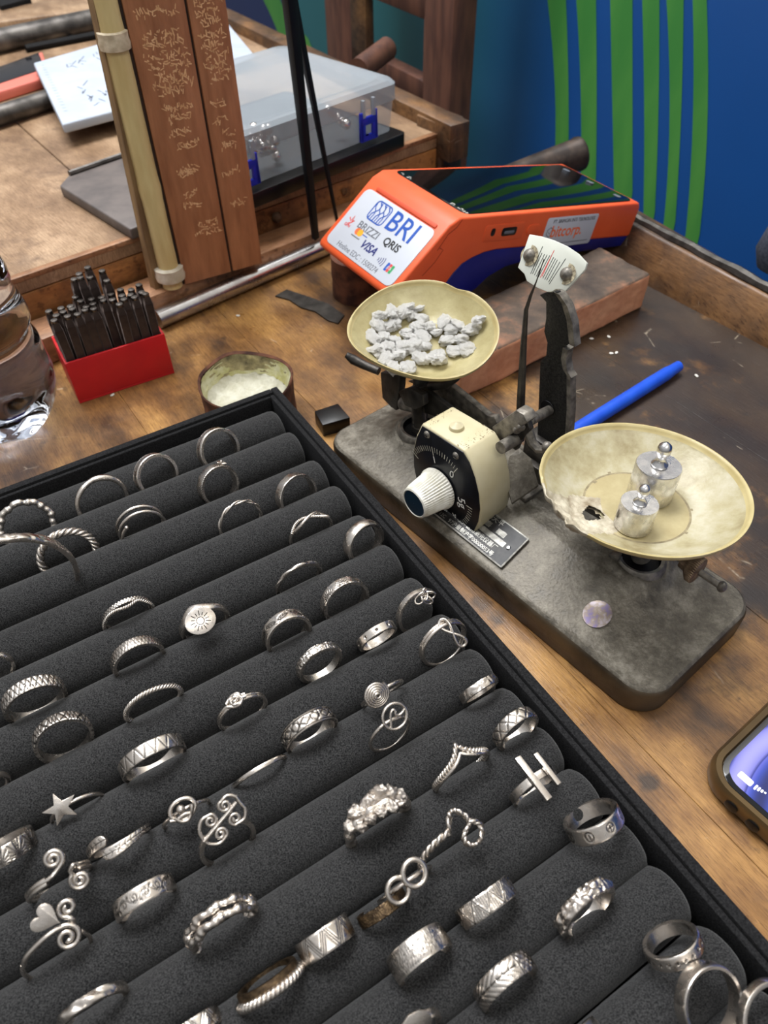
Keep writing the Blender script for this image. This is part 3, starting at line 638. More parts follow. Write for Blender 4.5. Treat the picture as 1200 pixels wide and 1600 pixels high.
lid.add(allv, [(r_ * k + i, r_ * k + (i + 1) % k, (r_ + 1) * k + (i + 1) % k, (r_ + 1) * k + i) for r_ in range(4) for i in range(k)] + [tuple(4 * k + i for i in range(k))]); lid.build('box_lid', 'clearlid', box, angle=40)
for uc in (wid - 0.040, wid - 0.166):
    f_ = fr(bp_(uc, -0.001, FZ + 0.027), fdir, UP); cl = MB(); w2 = 0.019
    for (x0, y0, x1, y1) in ((-w2 / 2, -.012, -w2 / 2 + .003, .010), (w2 / 2 - .003, -.012, w2 / 2, .010), (-w2 / 2, -.012, w2 / 2, -.008), (-w2 / 2, 0, w2 / 2, .006), (-w2/2, -.008, -.004, .001), (.004, -.008, w2/2, .001)):
        cl.prism([f_ @ Vector((x0, y0, 0)), f_ @ Vector((x1, y0, 0)), f_ @ Vector((x1, y1, 0)), f_ @ Vector((x0, y1, 0))], (f_.to_3x3() @ Vector((0, 0, 1))) * 0.0025)
    co = cl.build('clasp', 'claspblue', box, bevel=0.0003)
    cl = MB()
    for x0 in (-.007, .0045): cl.prism([f_ @ Vector((x0, .006, 0)), f_ @ Vector((x0 + .0025, .006, 0)), f_ @ Vector((x0 + .0025, .019, 0)), f_ @ Vector((x0, .019, 0))], (f_.to_3x3() @ Vector((0, 0, 1))) * 0.003)
    cl.build('clasp_hinge', 'clearlid', box)
tr_ = [O_ + fdir * a + nd_ * b_ - UP * (BT - FZ - 0.0115) for a, b_ in rrect(-0.004, -0.008, wid + 0.001, dep + 0.004, 0.006)]
tag(MB().prism(tr_, (0, 0, -0.0113)).build('black_tray', 'rubber', bevel=0.001), 'flat black tray under the translucent plastic box', 'tray')
rng = random.Random(11)
bl = [(400 + rng.uniform(-10, 32), 216 + rng.uniform(-16, 28)) for _ in range(20)] + [(512, 172), (519, 178), (528, 184), (534, 190), (541, 194), (515, 176)]
for i, (x, y) in enumerate(bl):
    p = pl(x, y, O_ + nd_ * rng.uniform(0.008, 0.022), nd_); p.z = max(p.z, zb + 0.0045)
    o = MB().ball((0, 0, 0), 0.0042, n=10).build('silver_bead', 'bead'); o.location = p - UP * 0.0042
    tag(o, 'round silver bead inside the translucent plastic box, in the left heap' if i < 20 else 'round silver bead inside the translucent plastic box, beside the right clasp', 'bead', 'silver beads in the plastic box')

RP = {
    1: (83.7, -305.8, 32.5, 12.0, 24, 5.0),
    2: (48.3, -305.5, 32.1, 11.6, 25, 5.0),
    3: (18.6, -303.6, 30.1, 12.6, 23, 2.0),
    4: (-18.1, -305.7, 32.4, 11.9, 26, 2.4),
    5: (72.4, -280.1, 32.6, 11.0, 20, 5.3),
    6: (103.5, -253.3, 31.1, 11.5, 20, 5.3),
    7: (29.4, -276.6, 28.0, 11.2, 4, 4.0),
    8: (-6.3, -278.2, 29.7, 12.6, 13, 2.4),
    9: (72.0, -252.8, 29.7, 11.3, 13, 1.8),
    10: (98.1, -227.9, 29.2, 11.3, 0, 2.5),
    11: (115.4, -206.6, 32.2, 10.4, 14, 5.8),
    12: (79.0, -204.6, 29.8, 11.6, -6, 1.6),
    13: (90.2, -181.3, 31.9, 11.4, 13, 5.1),
    15: (5.8, -227.8, 30.0, 11.1, -9, 5.1),
    16: (32.7, -204.7, 30.8, 11.1, -2, 3.8),
    17: (1.8, -200.8, 33.8, 11.0, 4, 5.1),
    18: (60.0, -178.5, 34.1, 10.7, 10, 5.8),
    19: (64.4, -157.8, 34.4, 9.9, 3, 3.8),
    20: (91.4, -156.2, 34.3, 9.2, -15, 3.8),
    21: (114.7, -158.5, 31.8, 11.3, 16, 2.6),
    22: (113.0, -138.0, 34.7, 10.9, 10, 2.6),
    23: (-39.6, -204.5, 34.2, 12.0, -2, 5.8),
    24: (-34.5, -181.7, 34.4, 10.9, 15, 5.1),
    25: (-0.0, -177.2, 34.0, 11.2, -7, 1.8),
    26: (28.2, -154.7, 34.2, 9.9, -2, 2.6),
    27: (78.9, -132.0, 34.2, 9.1, -19, 1.4),
    28: (-8.4, -155.4, 34.3, 12.4, -12, 5.5),
    29: (46.6, -133.4, 34.4, 11.2, -6, 5.8),
    30: (23.7, -131.1, 29.5, 11.2, -19, 2.0),
    31: (71.9, -115.4, 34.6, 8.7, 5, 1.3),
    32: (112.3, -112.5, 34.4, 8.3, -16, 3.8),
    33: (113.0, -90.6, 35.9, 9.5, 4, 5.1),
    34: (86.3, -88.7, 34.4, 11.6, -8, 2.8),
    35: (-38.6, -154.4, 29.3, 9.1, -9, 1.5),
    38: (-63.9, -151.2, 34.0, 10.6, -39, 6.2),
    39: (-28.9, -132.2, 34.0, 10.7, -23, 5.8),
    40: (-5.6, -128.9, 34.0, 8.5, -13, 2.0),
    41: (2.7, -111.7, 34.4, 10.1, 18, 2.0),
    42: (-50.1, -129.9, 35.6, 10.0, -15, 3.0),
    43: (-27.7, -109.6, 35.7, 10.1, -14, 5.8),
    44: (-9.3, -88.5, 35.8, 10.6, 2, 5.0),
    45: (50.4, -89.7, 34.4, 11.6, 3, 5.5),
    46: (66.8, -69.1, 34.4, 12.1, 4, 2.0),
    47: (47.0, -67.2, 34.3, 10.1, -11, 2.0),
    48: (104.8, -70.3, 34.4, 9.8, -4, 3.0),
    49: (113.0, -48.3, 37.3, 10.2, -37, 6.0),
    50: (65.9, -48.1, 35.9, 10.4, -12, 6.4),
    51: (91.9, -29.5, 36.0, 10.7, 10, 5.1),
    52: (39.4, -47.4, 35.9, 10.1, -1, 7.7),
    53: (107.3, -6.7, 37.0, 9.1, -37, 4.6),
    56: (57.7, -27.4, 34.4, 10.3, 4, 6.4),
    57: (-57.0, -108.9, 34.2, 10.1, 12, 2.0),
    58: (-51.7, -89.1, 34.3, 10.1, -4, 3.0),
    60: (-3.9, -66.8, 34.3, 9.9, -24, 4.0),
    61: (16.6, -67.3, 34.0, 9.3, -16, 7.0),
    62: (36.9, -65.2, 34.0, 8.7, -19, 4.0),
    63: (-28.6, -67.9, 30.4, 8.6, -8, 5.0),
    14: (-34.5, -262.0, 40.0, 29.5, 2, 5.0),
    36: (-53.0, -230.7, 31.4, 9.6, 5, 3.0),
    37: (-66.3, -180.5, 30.2, 8.8, -4, 2.5),
    54: (103.7, 9.4, 40.0, 10.6, 52, 5.0),
    55: (116.5, 21.7, 36.5, 10.6, 50, 3.0),
    59: (26.7, -31.9, 31.7, 9.4, 5, 3.0),
    64: (64.7, -4.8, 31.3, 9.8, -3, 4.0),
}

# ------------------------------------------------------------------ brick under the terminal
def rough_block(top, zt, zb_, name, mats, amp=0.0008, cuts=14, seed=1):
    bm = bmesh.new(); lo = [bm.verts.new((p.x, p.y, zb_)) for p in top]; hi = [bm.verts.new((p.x, p.y, zt)) for p in top]
    bm.faces.new(lo[::-1]); bm.faces.new(hi); n_ = len(top)
    for i in range(n_): bm.faces.new((lo[i], lo[(i + 1) % n_], hi[(i + 1) % n_], hi[i]))
    bmesh.ops.recalc_face_normals(bm, faces=bm.faces)
    bmesh.ops.bevel(bm, geom=bm.edges[:], offset=0.0025, segments=3, profile=0.5, affect='EDGES')
    bmesh.ops.triangulate(bm, faces=[f for f in bm.faces if len(f.verts) > 4])
    for _ in range(6):
        es = [e for e in bm.edges if e.calc_length() > 0.005]
        if not es: break
        bmesh.ops.subdivide_edges(bm, edges=es, cuts=1); bmesh.ops.triangulate(bm, faces=[f for f in bm.faces if len(f.verts) > 3])
    from mathutils import noise as mn
    for v in bm.verts:
        q = v.co * 60; d = mn.noise(q + Vector((seed, 0, 0))) * amp + mn.noise(q * 3.3) * amp * 0.6
        if v.co.z > zb_ + 0.001: v.co += v.normal * d
        else: v.co.xy += v.normal.xy * d
    bm.normal_update()
    mb = MB(); mb.v = [v.co.copy() for v in bm.verts]; bm.verts.index_update(); mb.f = [tuple(v.index for v in f.verts) for f in bm.faces]
    mb.m = [1 if f.normal.z > 0.5 else 0 for f in bm.faces]; bm.free(); return mb.build(name, mats, angle=60)
bA, bB, bC = at(714, 574, 0.028), at(1018, 427, 0.028), at(937, 385, 0.028)
bdir = (bB - bA).normalized(); bnrm = Vector((-bdir.y, bdir.x, 0)); bw = (bC - bB).dot(bnrm)
bA2 = bA + bdir * 0.004
brick = rough_block([bA2 + bnrm * 0.0, bA2 + bdir * 0.03 - bnrm * 0.001, bB, bC, bC - bdir * 0.13, bA2 + bnrm * bw * 0.8 - bdir * 0.002], 0.028, 0.0, 'brick_block', ['brick', 'bricktop'])
tag(brick, 'terracotta brick with scorched top under the orange card terminal', 'brick')

# ------------------------------------------------------------------ card terminal
PO = Vector((.0518, .4571, .0881)); PX = Vector((.7875, .5773, -.2159)).normalized(); PYt = Vector((-.5825, .8116, .0457)); PYt = (PYt - PX * PYt.dot(PX)).normalized(); PZ = PX.cross(PYt)
def pw(x, y, z): return PO + PX * (x / 1000) + PYt * (y / 1000) + PZ * (z / 1000)
WID = 84
term = thing('card_terminal', 'orange and navy card payment terminal with white front label, propped on the brick', 'card terminal', Vector((0.10, 0.52, 0.028)))
def side_prof(pts, y0, y1, name, m, bev=0.0012, seg=3, par=None):
    return MB().prism([pw(x, y0, z) for x, z in pts], PYt * ((y1 - y0) / 1000)).build(name, m, par or term, bevel=bev, seg=seg)
org = [(0, 0), (190, -0.3), (193, -4), (194, -27), (147, -26), (70, -25.2), (42, -24.6), (30, -25.8), (20, -28.5), (12, -32), (6, -38), (0, -47), (-6, -58), (-14, -60), (-40, -53), (-45, -49), (-44, -45.5), (-8, -4.5)]
side_prof(org, 0, WID, 'body', 'orange', 0.0016)
nav = [(194.5, -26.5), (147, -25.5), (70, -24.7), (42, -24.1), (31, -25), (21, -27.5), (13, -31), (7, -37), (1, -46), (-3, -55), (6, -58.5), (24, -57.8), (33, -52), (42, -44.5), (57, -38.5), (80, -35.8), (125, -35), (190, -34.8)]
side_prof(nav, 0.5, WID - 0.5, 'lower_shell', 'navy', 0.001)
# screen
def top_rr(x0, y0, x1, y1, r_, z, th): return MB().prism([pw(a, b, z) for a, b in rrect(x0, y0, x1, y1, r_)], PZ * (-th / 1000))
top_rr(7, 4, 186.5, WID - 4, 6, 0.35, 1.2).build('screen', 'glass', term, bevel=0.0002)
for x, y in ((178, 14), (178, 42), (178, 68)):
    top_rr(x - 1.8, y - 3.2, x + 1.8, y + 3.2, 1.2, 0.46, 0.1).build('touch_key', 'greyink', term, smooth=False)
 
rng = random.Random(4); gl = MB()
for (yc, hw) in ((14, 9), (70, 6)):
    for k in range(22 if hw > 7 else 14):
        y = yc + rng.uniform(-hw, hw); x = 10.5 + rng.uniform(-1.4, 1.4); a_ = rng.uniform(0, PI)
        p = pw(x, y, 0.37); d = (PX * math.cos(a_) + PYt * math.sin(a_)) * rng.uniform(.0005, .0011); e_ = d.normalized().cross(PZ) * .00022
        gl.add([p - d - e_, p + d - e_, p + d + e_, p - d + e_], [(0, 1, 2, 3)])
gl.build('screen_print', 'white', term, smooth=False)
# label face on the printer lid
l0, l1 = (-8, -4.5), (-44, -45.5)
LUP = (pw(*((l0[0], 0, l0[1]))) - pw(l1[0], 0, l1[1])).normalized(); LX = -PYt; LN = LX.cross(LUP)
LL = math.hypot(l0[0] - l1[0], l0[1] - l1[1])
LO = pw((l0[0] + l1[0]) / 2, WID / 2, (l0[1] + l1[1]) / 2)
def lf(x, y, h=0.0): return fr(LO + LX * (x / 1000) + LUP * (y / 1000) + LN * (h / 1000), LX, LUP)
def lp(x, y, h): return LO + LX * (x / 1000) + LUP * (y / 1000) + LN * (h / 1000)
print('label length', LL)
MB().prism([lp(a, b, 0.55) for a, b in rrect(-37.5, -LL / 2 + 1.2, 37, LL / 2 - 7.5, 5)], LN * -0.0009).build('front_label', 'label', term, bevel=0.0003)
MB().prism([lp(a, b, 0.9) for a, b in rrect(-30, LL / 2 - 6.6, 34, LL / 2 - 3.6, 1)], LN * -0.0014).build('lid_groove', pmat('orange_dark', (206, 78, 44), None, rough=0.5), term, bevel=0.0004)
h = 0.62; dpt = 0.00004
text('BRI', 0.0205, lf(12, 9.5, h), 'blueink', 'lettering', term, depth=dpt, sx=0.98, bold=0.00015)
# emblem: rounded square outline with inner ribbons
em = MB(); f_ = lf(-12.5, 9.5, h)
def stroke(mb, pts, wd, f__, closed=False):
    """flat ribbon along 2-D points (mm) in frame f__"""
    P = [Vector((a / 1000, b_ / 1000, 0)) for a, b_ in pts]; k = len(P); L_, R_ = [], []
    for i in range(k):
        a = P[(i - 1) % k] if (closed or i) else P[i]; b2 = P[(i + 1) % k] if (closed or i < k - 1) else P[i]
        t = (b2 - a).normalized(); nn_ = Vector((-t.y, t.x, 0)) * wd / 2000; L_.append(f__ @ (P[i] + nn_)); R_.append(f__ @ (P[i] - nn_))
    mb.add(L_ + R_, [(i, k + i, k + (i + 1) % k, (i + 1) % k) for i in range(k if closed else k - 1)])
stroke(em, rrect(-8, -7.2, 8, 7.2, 3), 1.0, f_, True)
for x0 in (-4.5, 0.2, 4.6):
    stroke(em, [(x0 - 1.6, -6.8), (x0 - 1.4, -3), (x0 + 0.4, -0.6), (x0 + 2.0, 1.4), (x0 + 1.8, 4.2), (x0 - 0.6, 6.6)], 1.0, f_)
    stroke(em, [(x0 - 3.2, 6.4), (x0 - 2.4, 2.2), (x0 - 0.4, 0.2), (x0 + 0.9, -2.0), (x0 + 0.6, -6.6)], 0.8, f_)
em.build('emblem', 'blueink', term, smooth=False)
text('BRIZZI', 0.0076, lf(-10.5, -4.0, h), 'greyink', 'lettering', term, depth=dpt, bold=0.0001)
em = MB(); stroke(em, [(-9, -8), (2, -8)], 0.7, lf(-9, -0.3, h)); em.build('underline', 'blueink', term, smooth=False)
text('QRIS', 0.0076, lf(14.5, -3.2, h), 'ink', 'lettering', term, depth=dpt, bold=0.0002)
text('VISA', 0.0082, lf(0, -13.2, h), 'navyink', 'lettering', term, depth=dpt, bold=0.0002, shear=0.25)
text('Hotline EDC : 1500274', 0.0056, lf(-3, -22.3, h), 'greyink', 'lettering', term, depth=dpt, sx=0.85)
def disc(mb, cx, cy, r_, f__, n_=20, hh=0.0): mb.add([f__ @ Vector(((cx + r_ * math.cos(2 * PI * i / n_)) / 1000, (cy + r_ * math.sin(2 * PI * i / n_)) / 1000, hh / 1000)) for i in range(n_)], [tuple(range(n_))])
d1 = MB(); disc(d1, -17.6, -8.4, 2.6, lf(0, 0, h)); d1.build('orange_disc', 'orangeink', term, smooth=False)
d1 = MB(); disc(d1, -14.8, -8.4, 2.6, lf(0, 0, h + .02)); d1.build('yellow_disc', 'yellowink', term, smooth=False)
text('mastercard', 0.002, lf(-16.2, -12.3, h), 'ink', 'lettering', term, depth=dpt)
bd = MB(); f_ = lf(-29.5, -4.5, h)
for pts in ([(-2.6, 1), (0, -1), (0.6, 3.5), (1.4, -0.6), (3, 0.6), (0.8, -2.6), (-0.6, -2.8)],): stroke(bd, pts, 1.0, f_)
bd.build('bird_mark', pmat('red_mark', (214, 64, 50), None, rough=0.5), term, smooth=False)
text('GPN', 0.003, lf(-29.5, -9, h), 'redink', 'lettering', term, depth=dpt, bold=.0001)
wv = MB()
for k in range(4): stroke(wv, [(k * 1.5 + 1.2 * math.cos(a) * (1 + .3 * k) - 1, (1.4 + .9 * k) * math.sin(a)) for a in np.linspace(-.9, .9, 7)], 0.55, lf(13.5, -15.2, h))
wv.build('contactless_mark', 'navyink', term, smooth=False)
for i, (mm, dx) in enumerate((('blueink', -2.4), ('redink', 0), ('greenink', 2.4))):
    j = MB(); j.prism([(lf(26 + dx, -16.0, h) @ Vector((a / 1000, b_ / 1000, 0))) for a, b_ in rrect(-1.1, -3, 1.1, 3, .6)], LN * 0.00003); j.build('card_mark', mm, term, smooth=False)
text('JCB', 0.0026, fr(lp(26, -16, h + .05), LX, LUP), 'white', 'lettering', term, depth=dpt)
# side details on the long front face (plane y = 0)
SN = -PYt
def sf(x, z, h_=0.0): return fr(pw(x, -h_, z), PX, PZ)
def sprism(pts, th, name, m, h_=0.0, par=None): return MB().prism([pw(x, -h_, z) for x, z in pts], SN * (-th / 1000)).build(name, m, par or term, bevel=0.0001)
pp_ = sprism(rrect(25, -18, 63, -6.5, 2), 0.5, 'port_panel', 'orange', 0.25)
sprism(rrect(31, -14.2, 35, -8.8, 1.9), 0.4, 'round_port', 'rubber', 0.38)
sprism(rrect(41.5, -15, 56, -9.2, 1.8), 0.4, 'charge_port', 'rubber', 0.38)
sprism(rrect(44, -13.6, 54, -11.5, 1.0), 0.4, 'port_tongue', 'greyink', 0.45)
sprism(rrect(67, -16.5, 80, -9, 3.2), 0.6, 'side_button', 'orange', 0.45)
sprism(rrect(86, -28, 143, -5.5, 2), 0.25, 'side_sticker', 'label', 0.3)
text('PT. BRINGIN INTI TEKNOLOGI', 0.0037, sf(116, -8.6, .36), 'ink', 'lettering', term, depth=dpt, sx=0.92)
text('bitcorp.', 0.0118, sf(111, -16.2, .36), 'orangeink', 'lettering', term, depth=dpt, sx=0.95, bold=.00018)
lg = MB(); f_ = sf(92, -16, .36); stroke(lg, [(3.4 * math.cos(math.radians(a)), 3.4 * math.sin(math.radians(a))) for a in range(30, 390, 60)], 0.8, f_, True); stroke(lg, [(-1.6, .4), (0, -1.4), (2, 1.6)], .6, f_); lg.build('hexagon_mark', 'greyink', term, smooth=False)
lg = MB(); stroke(lg, [(90, -24.6), (98, -24.6)], 1.1, sf(0, 0, .36)); stroke(lg, [(108, -25), (139, -25)], .6, sf(0, 0, .36)); lg.build('small_print', 'greyink', term, smooth=False)
# hinge line of the lid on the side
hl = MB(); stroke(hl, [(1.5, -1), (-2, -6), (-8, -10), (-14, -20)], 0.6, sf(0, 0, .12)); stroke(hl, [(-13, -18), (-9, -20), (-14, -28), (-22, -36)], 0.6, sf(0, 0, .12)); hl.build('lid_seam', pmat('seam_orange', (176, 62, 34), None, rough=0.6), term, smooth=False)
# round rusty tin propping the low corner
rc = at(566, 470, 0.0)
tag(MB().lathe([(0.0001, 0), (0.0205, 0), (0.021, 0.0015), (0.0205, 0.014), (0.021, 0.016), (0.0205, 0.030), (0.021, 0.032), (0.019, 0.033), (0.0001, 0.033)], 40, Matrix.Translation(rc + Vector((-.002, 0.012, 0)))).build('rusty_can', 'rust'), 'round rusty brown tin can under the lower left corner of the card terminal', 'can')

# ------------------------------------------------------------------ borax tin
tc_ = (at(309, 592, 0.03) + at(455, 592, 0.03)) / 2; tc_.z = 0; tr0 = (at(309, 592, 0.03) - at(455, 592, 0.03)).length / 2
tin = thing('flux_tin', 'round rusty tin half full of white borax flux with burnt crust inside rim', 'tin', tc_)
T0 = Matrix.Translation(tc_)
def dent(p, a, i): k_ = 1 + 0.02 * math.sin(3 * a + 1) + 0.012 * math.sin(7 * a); return (p.x * k_, p.y * k_, p.z + (0.0008 * math.sin(4 * a) if p.z > 0.02 else 0))
MB().lathe([(0.0001, 0.0002), (tr0 * .985, 0.0002), (tr0, .002), (tr0 * .985, .016), (tr0 * 1.0, .028), (tr0 * 1.015, .030), (tr0 * 1.0, .0308), (tr0 * .975, .0298), (tr0 * .96, .0292)], 72, T0, fn=dent).build('tin_wall', 'rust', tin)
from mathutils import noise as mnoise
def lump(p, a, i):
    k_ = dent(p, a, i); q = Vector(k_); q.z += 0.0016 * mnoise.noise(q * 220) + 0.0012 * mnoise.noise(q * 500) + 0.001 * mnoise.noise(q * 90); return q
MB().lathe([(0.00005, .0135), (tr0 * .1, .0136), (tr0 * .2, .0137), (tr0 * .3, .0135), (tr0 * .4, .0134), (tr0 * .5, .0132), (tr0 * .58, .013), (tr0 * .66, .0131), (tr0 * .74, .0136), (tr0 * .82, .0148), (tr0 * .88, .017)], 90, T0, fn=lump).build('borax_powder', 'borax', tin)
def crust(p, a, i):
    k_ = Vector(dent(p, a, i)); v = mnoise.noise(Vector((math.cos(a) * 2, math.sin(a) * 2, p.z * 120))) ; s_ = 1 - 0.035 * abs(v) - 0.02 * abs(mnoise.noise(k_ * 400))
    return (k_.x * s_, k_.y * s_, k_.z)
inner = MB().lathe([(tr0 * (.96 - .08 * (i / 19) ** 2), .0292 - .0127 * i / 19) for i in range(20)], 200, T0, fn=crust)
inner.m = [(1 if (math.exp(-((((f % 200) / 200.0) - .27) / .11) ** 2) * (1.15 - (f // 200) / 19) + .45 * mnoise.noise(Vector(((f % 200) / 11., (f // 200) / 2.6, 3))) > .30) else 0) for f in range(len(inner.f))]
inner.build('flux_crust', ['yellowed', 'crust'], tin)
MB().tube([tc_ + Vector((tr0 * 1.0, -.006, .004)), tc_ + Vector((tr0 * 1.02, -.006, .0105))], [0.0016, 0.001], 8).build('flux_drip', 'borax', tin)

# ------------------------------------------------------------------ black rubber block
q = [at(x, y, 0.0095) for x, y in ((491, 642), (504, 664), (547, 652), (528, 630))]
tag(MB().prism(q, (0, 0, -0.0095)).build('black_block', 'rubber', bevel=0.0006), 'small black rubber block between the tray corner and the balance', 'block')

# ------------------------------------------------------------------ thin dark scrap strip
q = [at(x, y, 0.0012) for x, y in ((430, 462), (452, 468), (470, 480), (492, 486), (512, 500), (528, 505), (538, 492), (512, 474), (478, 462), (448, 452))]
tag(MB().prism(q, (0, 0, -0.001)).build('metal_scrap', 'darkiron'), 'thin dark jagged metal strip lying flat on the bench left of the terminal', 'scrap')

# ------------------------------------------------------------------ blue pen
a_, b_ = at(872, 690, 0.0048), at(1062, 571, 0.0048); d = (b_ - a_).normalized(); Lp = (b_ - a_).length
pen = thing('blue_pen', 'bright blue plastic pen lying behind the right balance pan', 'pen', (a_ + b_) / 2 - UP * 0.0048)
MB().tube([a_, a_ + d * Lp * .3, a_ + d * Lp * .78, a_ + d * Lp * .88], [.0043, .0045, .0045, .0044], 24).build('barrel', 'penblue', pen)
MB().tube([a_ + d * Lp * .88, a_ + d * Lp * .93, a_ + d * Lp * .99, a_ + d * Lp * 1.0], [.0044, .0038, .0036, .0022], 24).build('end_plug', 'penblue', pen)
MB().tube([a_ - d * .001, a_ - d * .012, a_ - d * .016], [.0043, .0020, .0006], 20).build('tip', 'penblue', pen)

# ------------------------------------------------------------------ punches in the red box
rb0 = at(125, 631, 0); rb1 = at(273, 583, 0); ud = (rb1 - rb0).normalized(); vd = Vector((-ud.y, ud.x, 0)); RW = (rb1 - rb0).length; RD_ = 0.036; RH = 0.031
rbox = thing('red_box', 'open red plastic box holding dark steel letter punches, beside the water bottle', 'box', (rb0 + rb1) / 2 + vd * RD_ / 2)
def rbp(u_, v_, z): return rb0 + ud * u_ + vd * v_ + UP * z
th = 0.0016
def wallq(u0, v0, u1, v1, name):
    MB().prism([rbp(u0, v0, 0.0016), rbp(u1, v0, 0.0016), rbp(u1, v1, 0.0016), rbp(u0, v1, 0.0016)], (0, 0, RH - 0.0016)).build(name, 'red', rbox, bevel=0.0004)
wallq(0, 0, RW, th, 'front_wall'); wallq(0, RD_ - th, RW, RD_, 'rear_wall'); wallq(0, th, th, RD_ - th, 'side_wall'); wallq(RW - th, th, RW, RD_ - th, 'side_wall')
MB().prism([rbp(0, 0, 0), rbp(RW, 0, 0), rbp(RW, RD_, 0), rbp(0, RD_, 0)], (0, 0, 0.0016)).build('box_floor', 'red', rbox, bevel=0.0004)
pr = MB(); hw = .0027
hp = [(-hw, -hw), (hw, -hw), (hw, hw), (-hw, hw)]
Hh = 0.0555
oct_ = [(.0023 * math.cos(math.radians(22.5 + 45 * i)), .0023 * math.sin(math.radians(22.5 + 45 * i))) for i in range(8)]
sh = MB(); sh.prism([Vector((x, y, 0)) for x, y in hp], (0, 0, Hh - .006))
sh.add([Vector((x, y, Hh - .006)) for x, y in hp] + [Vector((x * .72, y * .72, Hh - .001)) for x, y in hp], [(0, 1, 5, 4), (1, 2, 6, 5), (2, 3, 7, 6), (3, 0, 4, 7)])
cap = MB().lathe([(.0021, 0), (.0023, .0008), (.0020, .0016), (.0001, .0018)], 12)
p_proto = thing('steel_punch', 'x', 'punch', (0, 0, 0)); shaft = sh.build('shaft', 'punch', p_proto, bevel=.0003, seg=1); hd = cap.build('head', 'punchtop', p_proto); hd.location = (0, 0, Hh - .001)
def copy_thing(src, name=None):
    r_ = src.copy(); COL.objects.link(r_)
    for c in src.children:
        k_ = c.copy(); COL.objects.link(k_); k_.parent = r_
    return r_
rng = random.Random(9); first = True
slots = []
for i in range(10):
    for row in range(3):
        if (row == 0 and i == 5): continue
        slots.append((i, row, 0))
for i, row, lift in ((3, 3, .0), (3, 4, .010), (4, 3, .012), (4, 4, .012), (5, 3, .010), (5, 4, .013), (6, 4, .009), (6, 3, .006)): slots.append((i, row, lift))
names_col = ['leftmost', 'second', 'third', 'fourth', 'fifth', 'sixth', 'seventh', 'eighth', 'ninth', 'rightmost']
for (i, row, lift) in slots:
    o = p_proto if first else copy_thing(p_proto); first = False
    u_ = 0.0048 + i * 0.00608; v_ = 0.0050 + row * 0.0064
    o.location = rbp(u_, v_, 0.0017 + lift + rng.uniform(0, .0012)); o.rotation_euler = (rng.uniform(-.03, .03), rng.uniform(-.03, .03), math.atan2(ud.y, ud.x) + rng.uniform(-.1, .1))
    rown = ['front row', 'second row', 'third row', 'raised rear cluster', 'rearmost raised line'][row]
    tag(o, 'dark steel punch, %s from left, in the %s of the red box' % (names_col[i].replace('leftmost', 'first').replace('rightmost', 'tenth'), rown), 'punch', 'letter punches in the red box')

# ------------------------------------------------------------------ water bottle
bc = Vector((-0.2395, 0.3715, 0.0)); 
prof = [(.0001, .003), (.012, .0025), (.020, .0004), (.025, .0004), (.030, .003), (.0345, .009), (.0375, .017), (.0392, .026), (.0395, .034), (.0392, .042), (.0392, .050), (.0385, .054), (.0362, .058), (.0352, .061), (.0362, .064), (.0384, .068), (.0386, .074), (.0372, .080), (.0355, .086), (.0350, .089), (.0360, .093), (.0362, .099), (.035, .104), (.0340, .107), (.035, .111), (.036, .118), (.036, .15), (.034, .165), (.027, .185), (.016, .205), (.0135, .212), (.0135, .225), (.0001, .2255)]
def petal(p, a, i):
    k_ = 1.0
    if p.z < .03: k_ = 1 - 0.05 * (1 - p.z / .03) * (0.5 + 0.5 * math.cos(5 * a)) ; p = Vector((p.x * k_, p.y * k_, p.z + (0.0032 * (0.5 + 0.5 * math.cos(5 * a)) if 0.008 < p.length < .031 and p.z < .006 else 0)))
    elif p.z < .052: k_ = 1 + 0.010 * math.sin(5 * a + p.z * 180)
    else: k_ = 1 + 0.004 * math.sin(6 * a + p.z * 260)
    return (p.x * k_, p.y * k_, p.z)
prof2 = []
for (r0_, z0_), (r1_, z1_) in zip(prof[:-1], prof[1:]):
    for t in (0, .5): prof2.append((r0_ + (r1_ - r0_) * t, z0_ + (z1_ - z0_) * t))
prof2.append(prof[-1])
bot = MB().lathe(prof2, 80, Matrix.Translation(bc), fn=petal).build('water_bottle', 'water', angle=180)
tag(bot, 'clear ribbed plastic water bottle, cut by the left edge of the photo', 'bottle')
MB().lathe([(.0001, .213), (.0155, .213), (.0155, .229), (.0001, .229)], 32, Matrix.Translation(bc)).build('bottle_cap', 'claspblue', bot)

# ------------------------------------------------------------------ phone at the right edge
pc = at(1103, 1222, 0.0); pl_ = dirv(37); ps_ = dirv(-53)   # long axis (away right), short axis (towards the camera right)
pc = pc - pl_ * 0.0035 - ps_ * 0.0045
ph = thing('smartphone', 'phone in a bronze case with lit blue wallpaper, at the right edge', 'phone', pc + pl_ * 0.07 + ps_ * 0.038)
def php(a, b_, z): return pc + pl_ * a + ps_ * b_ + UP * z
def phr(x0, y0, x1, y1, r_, z): return [php(a, b_, z) for a, b_ in rrect(x0, y0, x1, y1, r_, 8)]
cs = MB(); rings_ = [phr(.001, .001, .155, .078, .012, .0005), phr(0, 0, .156, .079, .0135, .003), phr(0, 0, .156, .079, .0135, .0085), phr(.0012, .0012, .1548, .0778, .0125, .0105), phr(.0034, .0034, .1526, .0756, .0105, .0102), phr(.004, .004, .152, .075, .010, .0088)]
k = len(rings_[0]); cs.add(sum(rings_, []), [(r_ * k + i, (r_ + 1) * k + i, (r_ + 1) * k + (i + 1) % k, r_ * k + (i + 1) % k) for r_ in range(5) for i in range(k)] + [tuple(range(k)), tuple(5 * k + i for i in reversed(range(k)))])
cs.build('phone_case', 'bronze', ph)
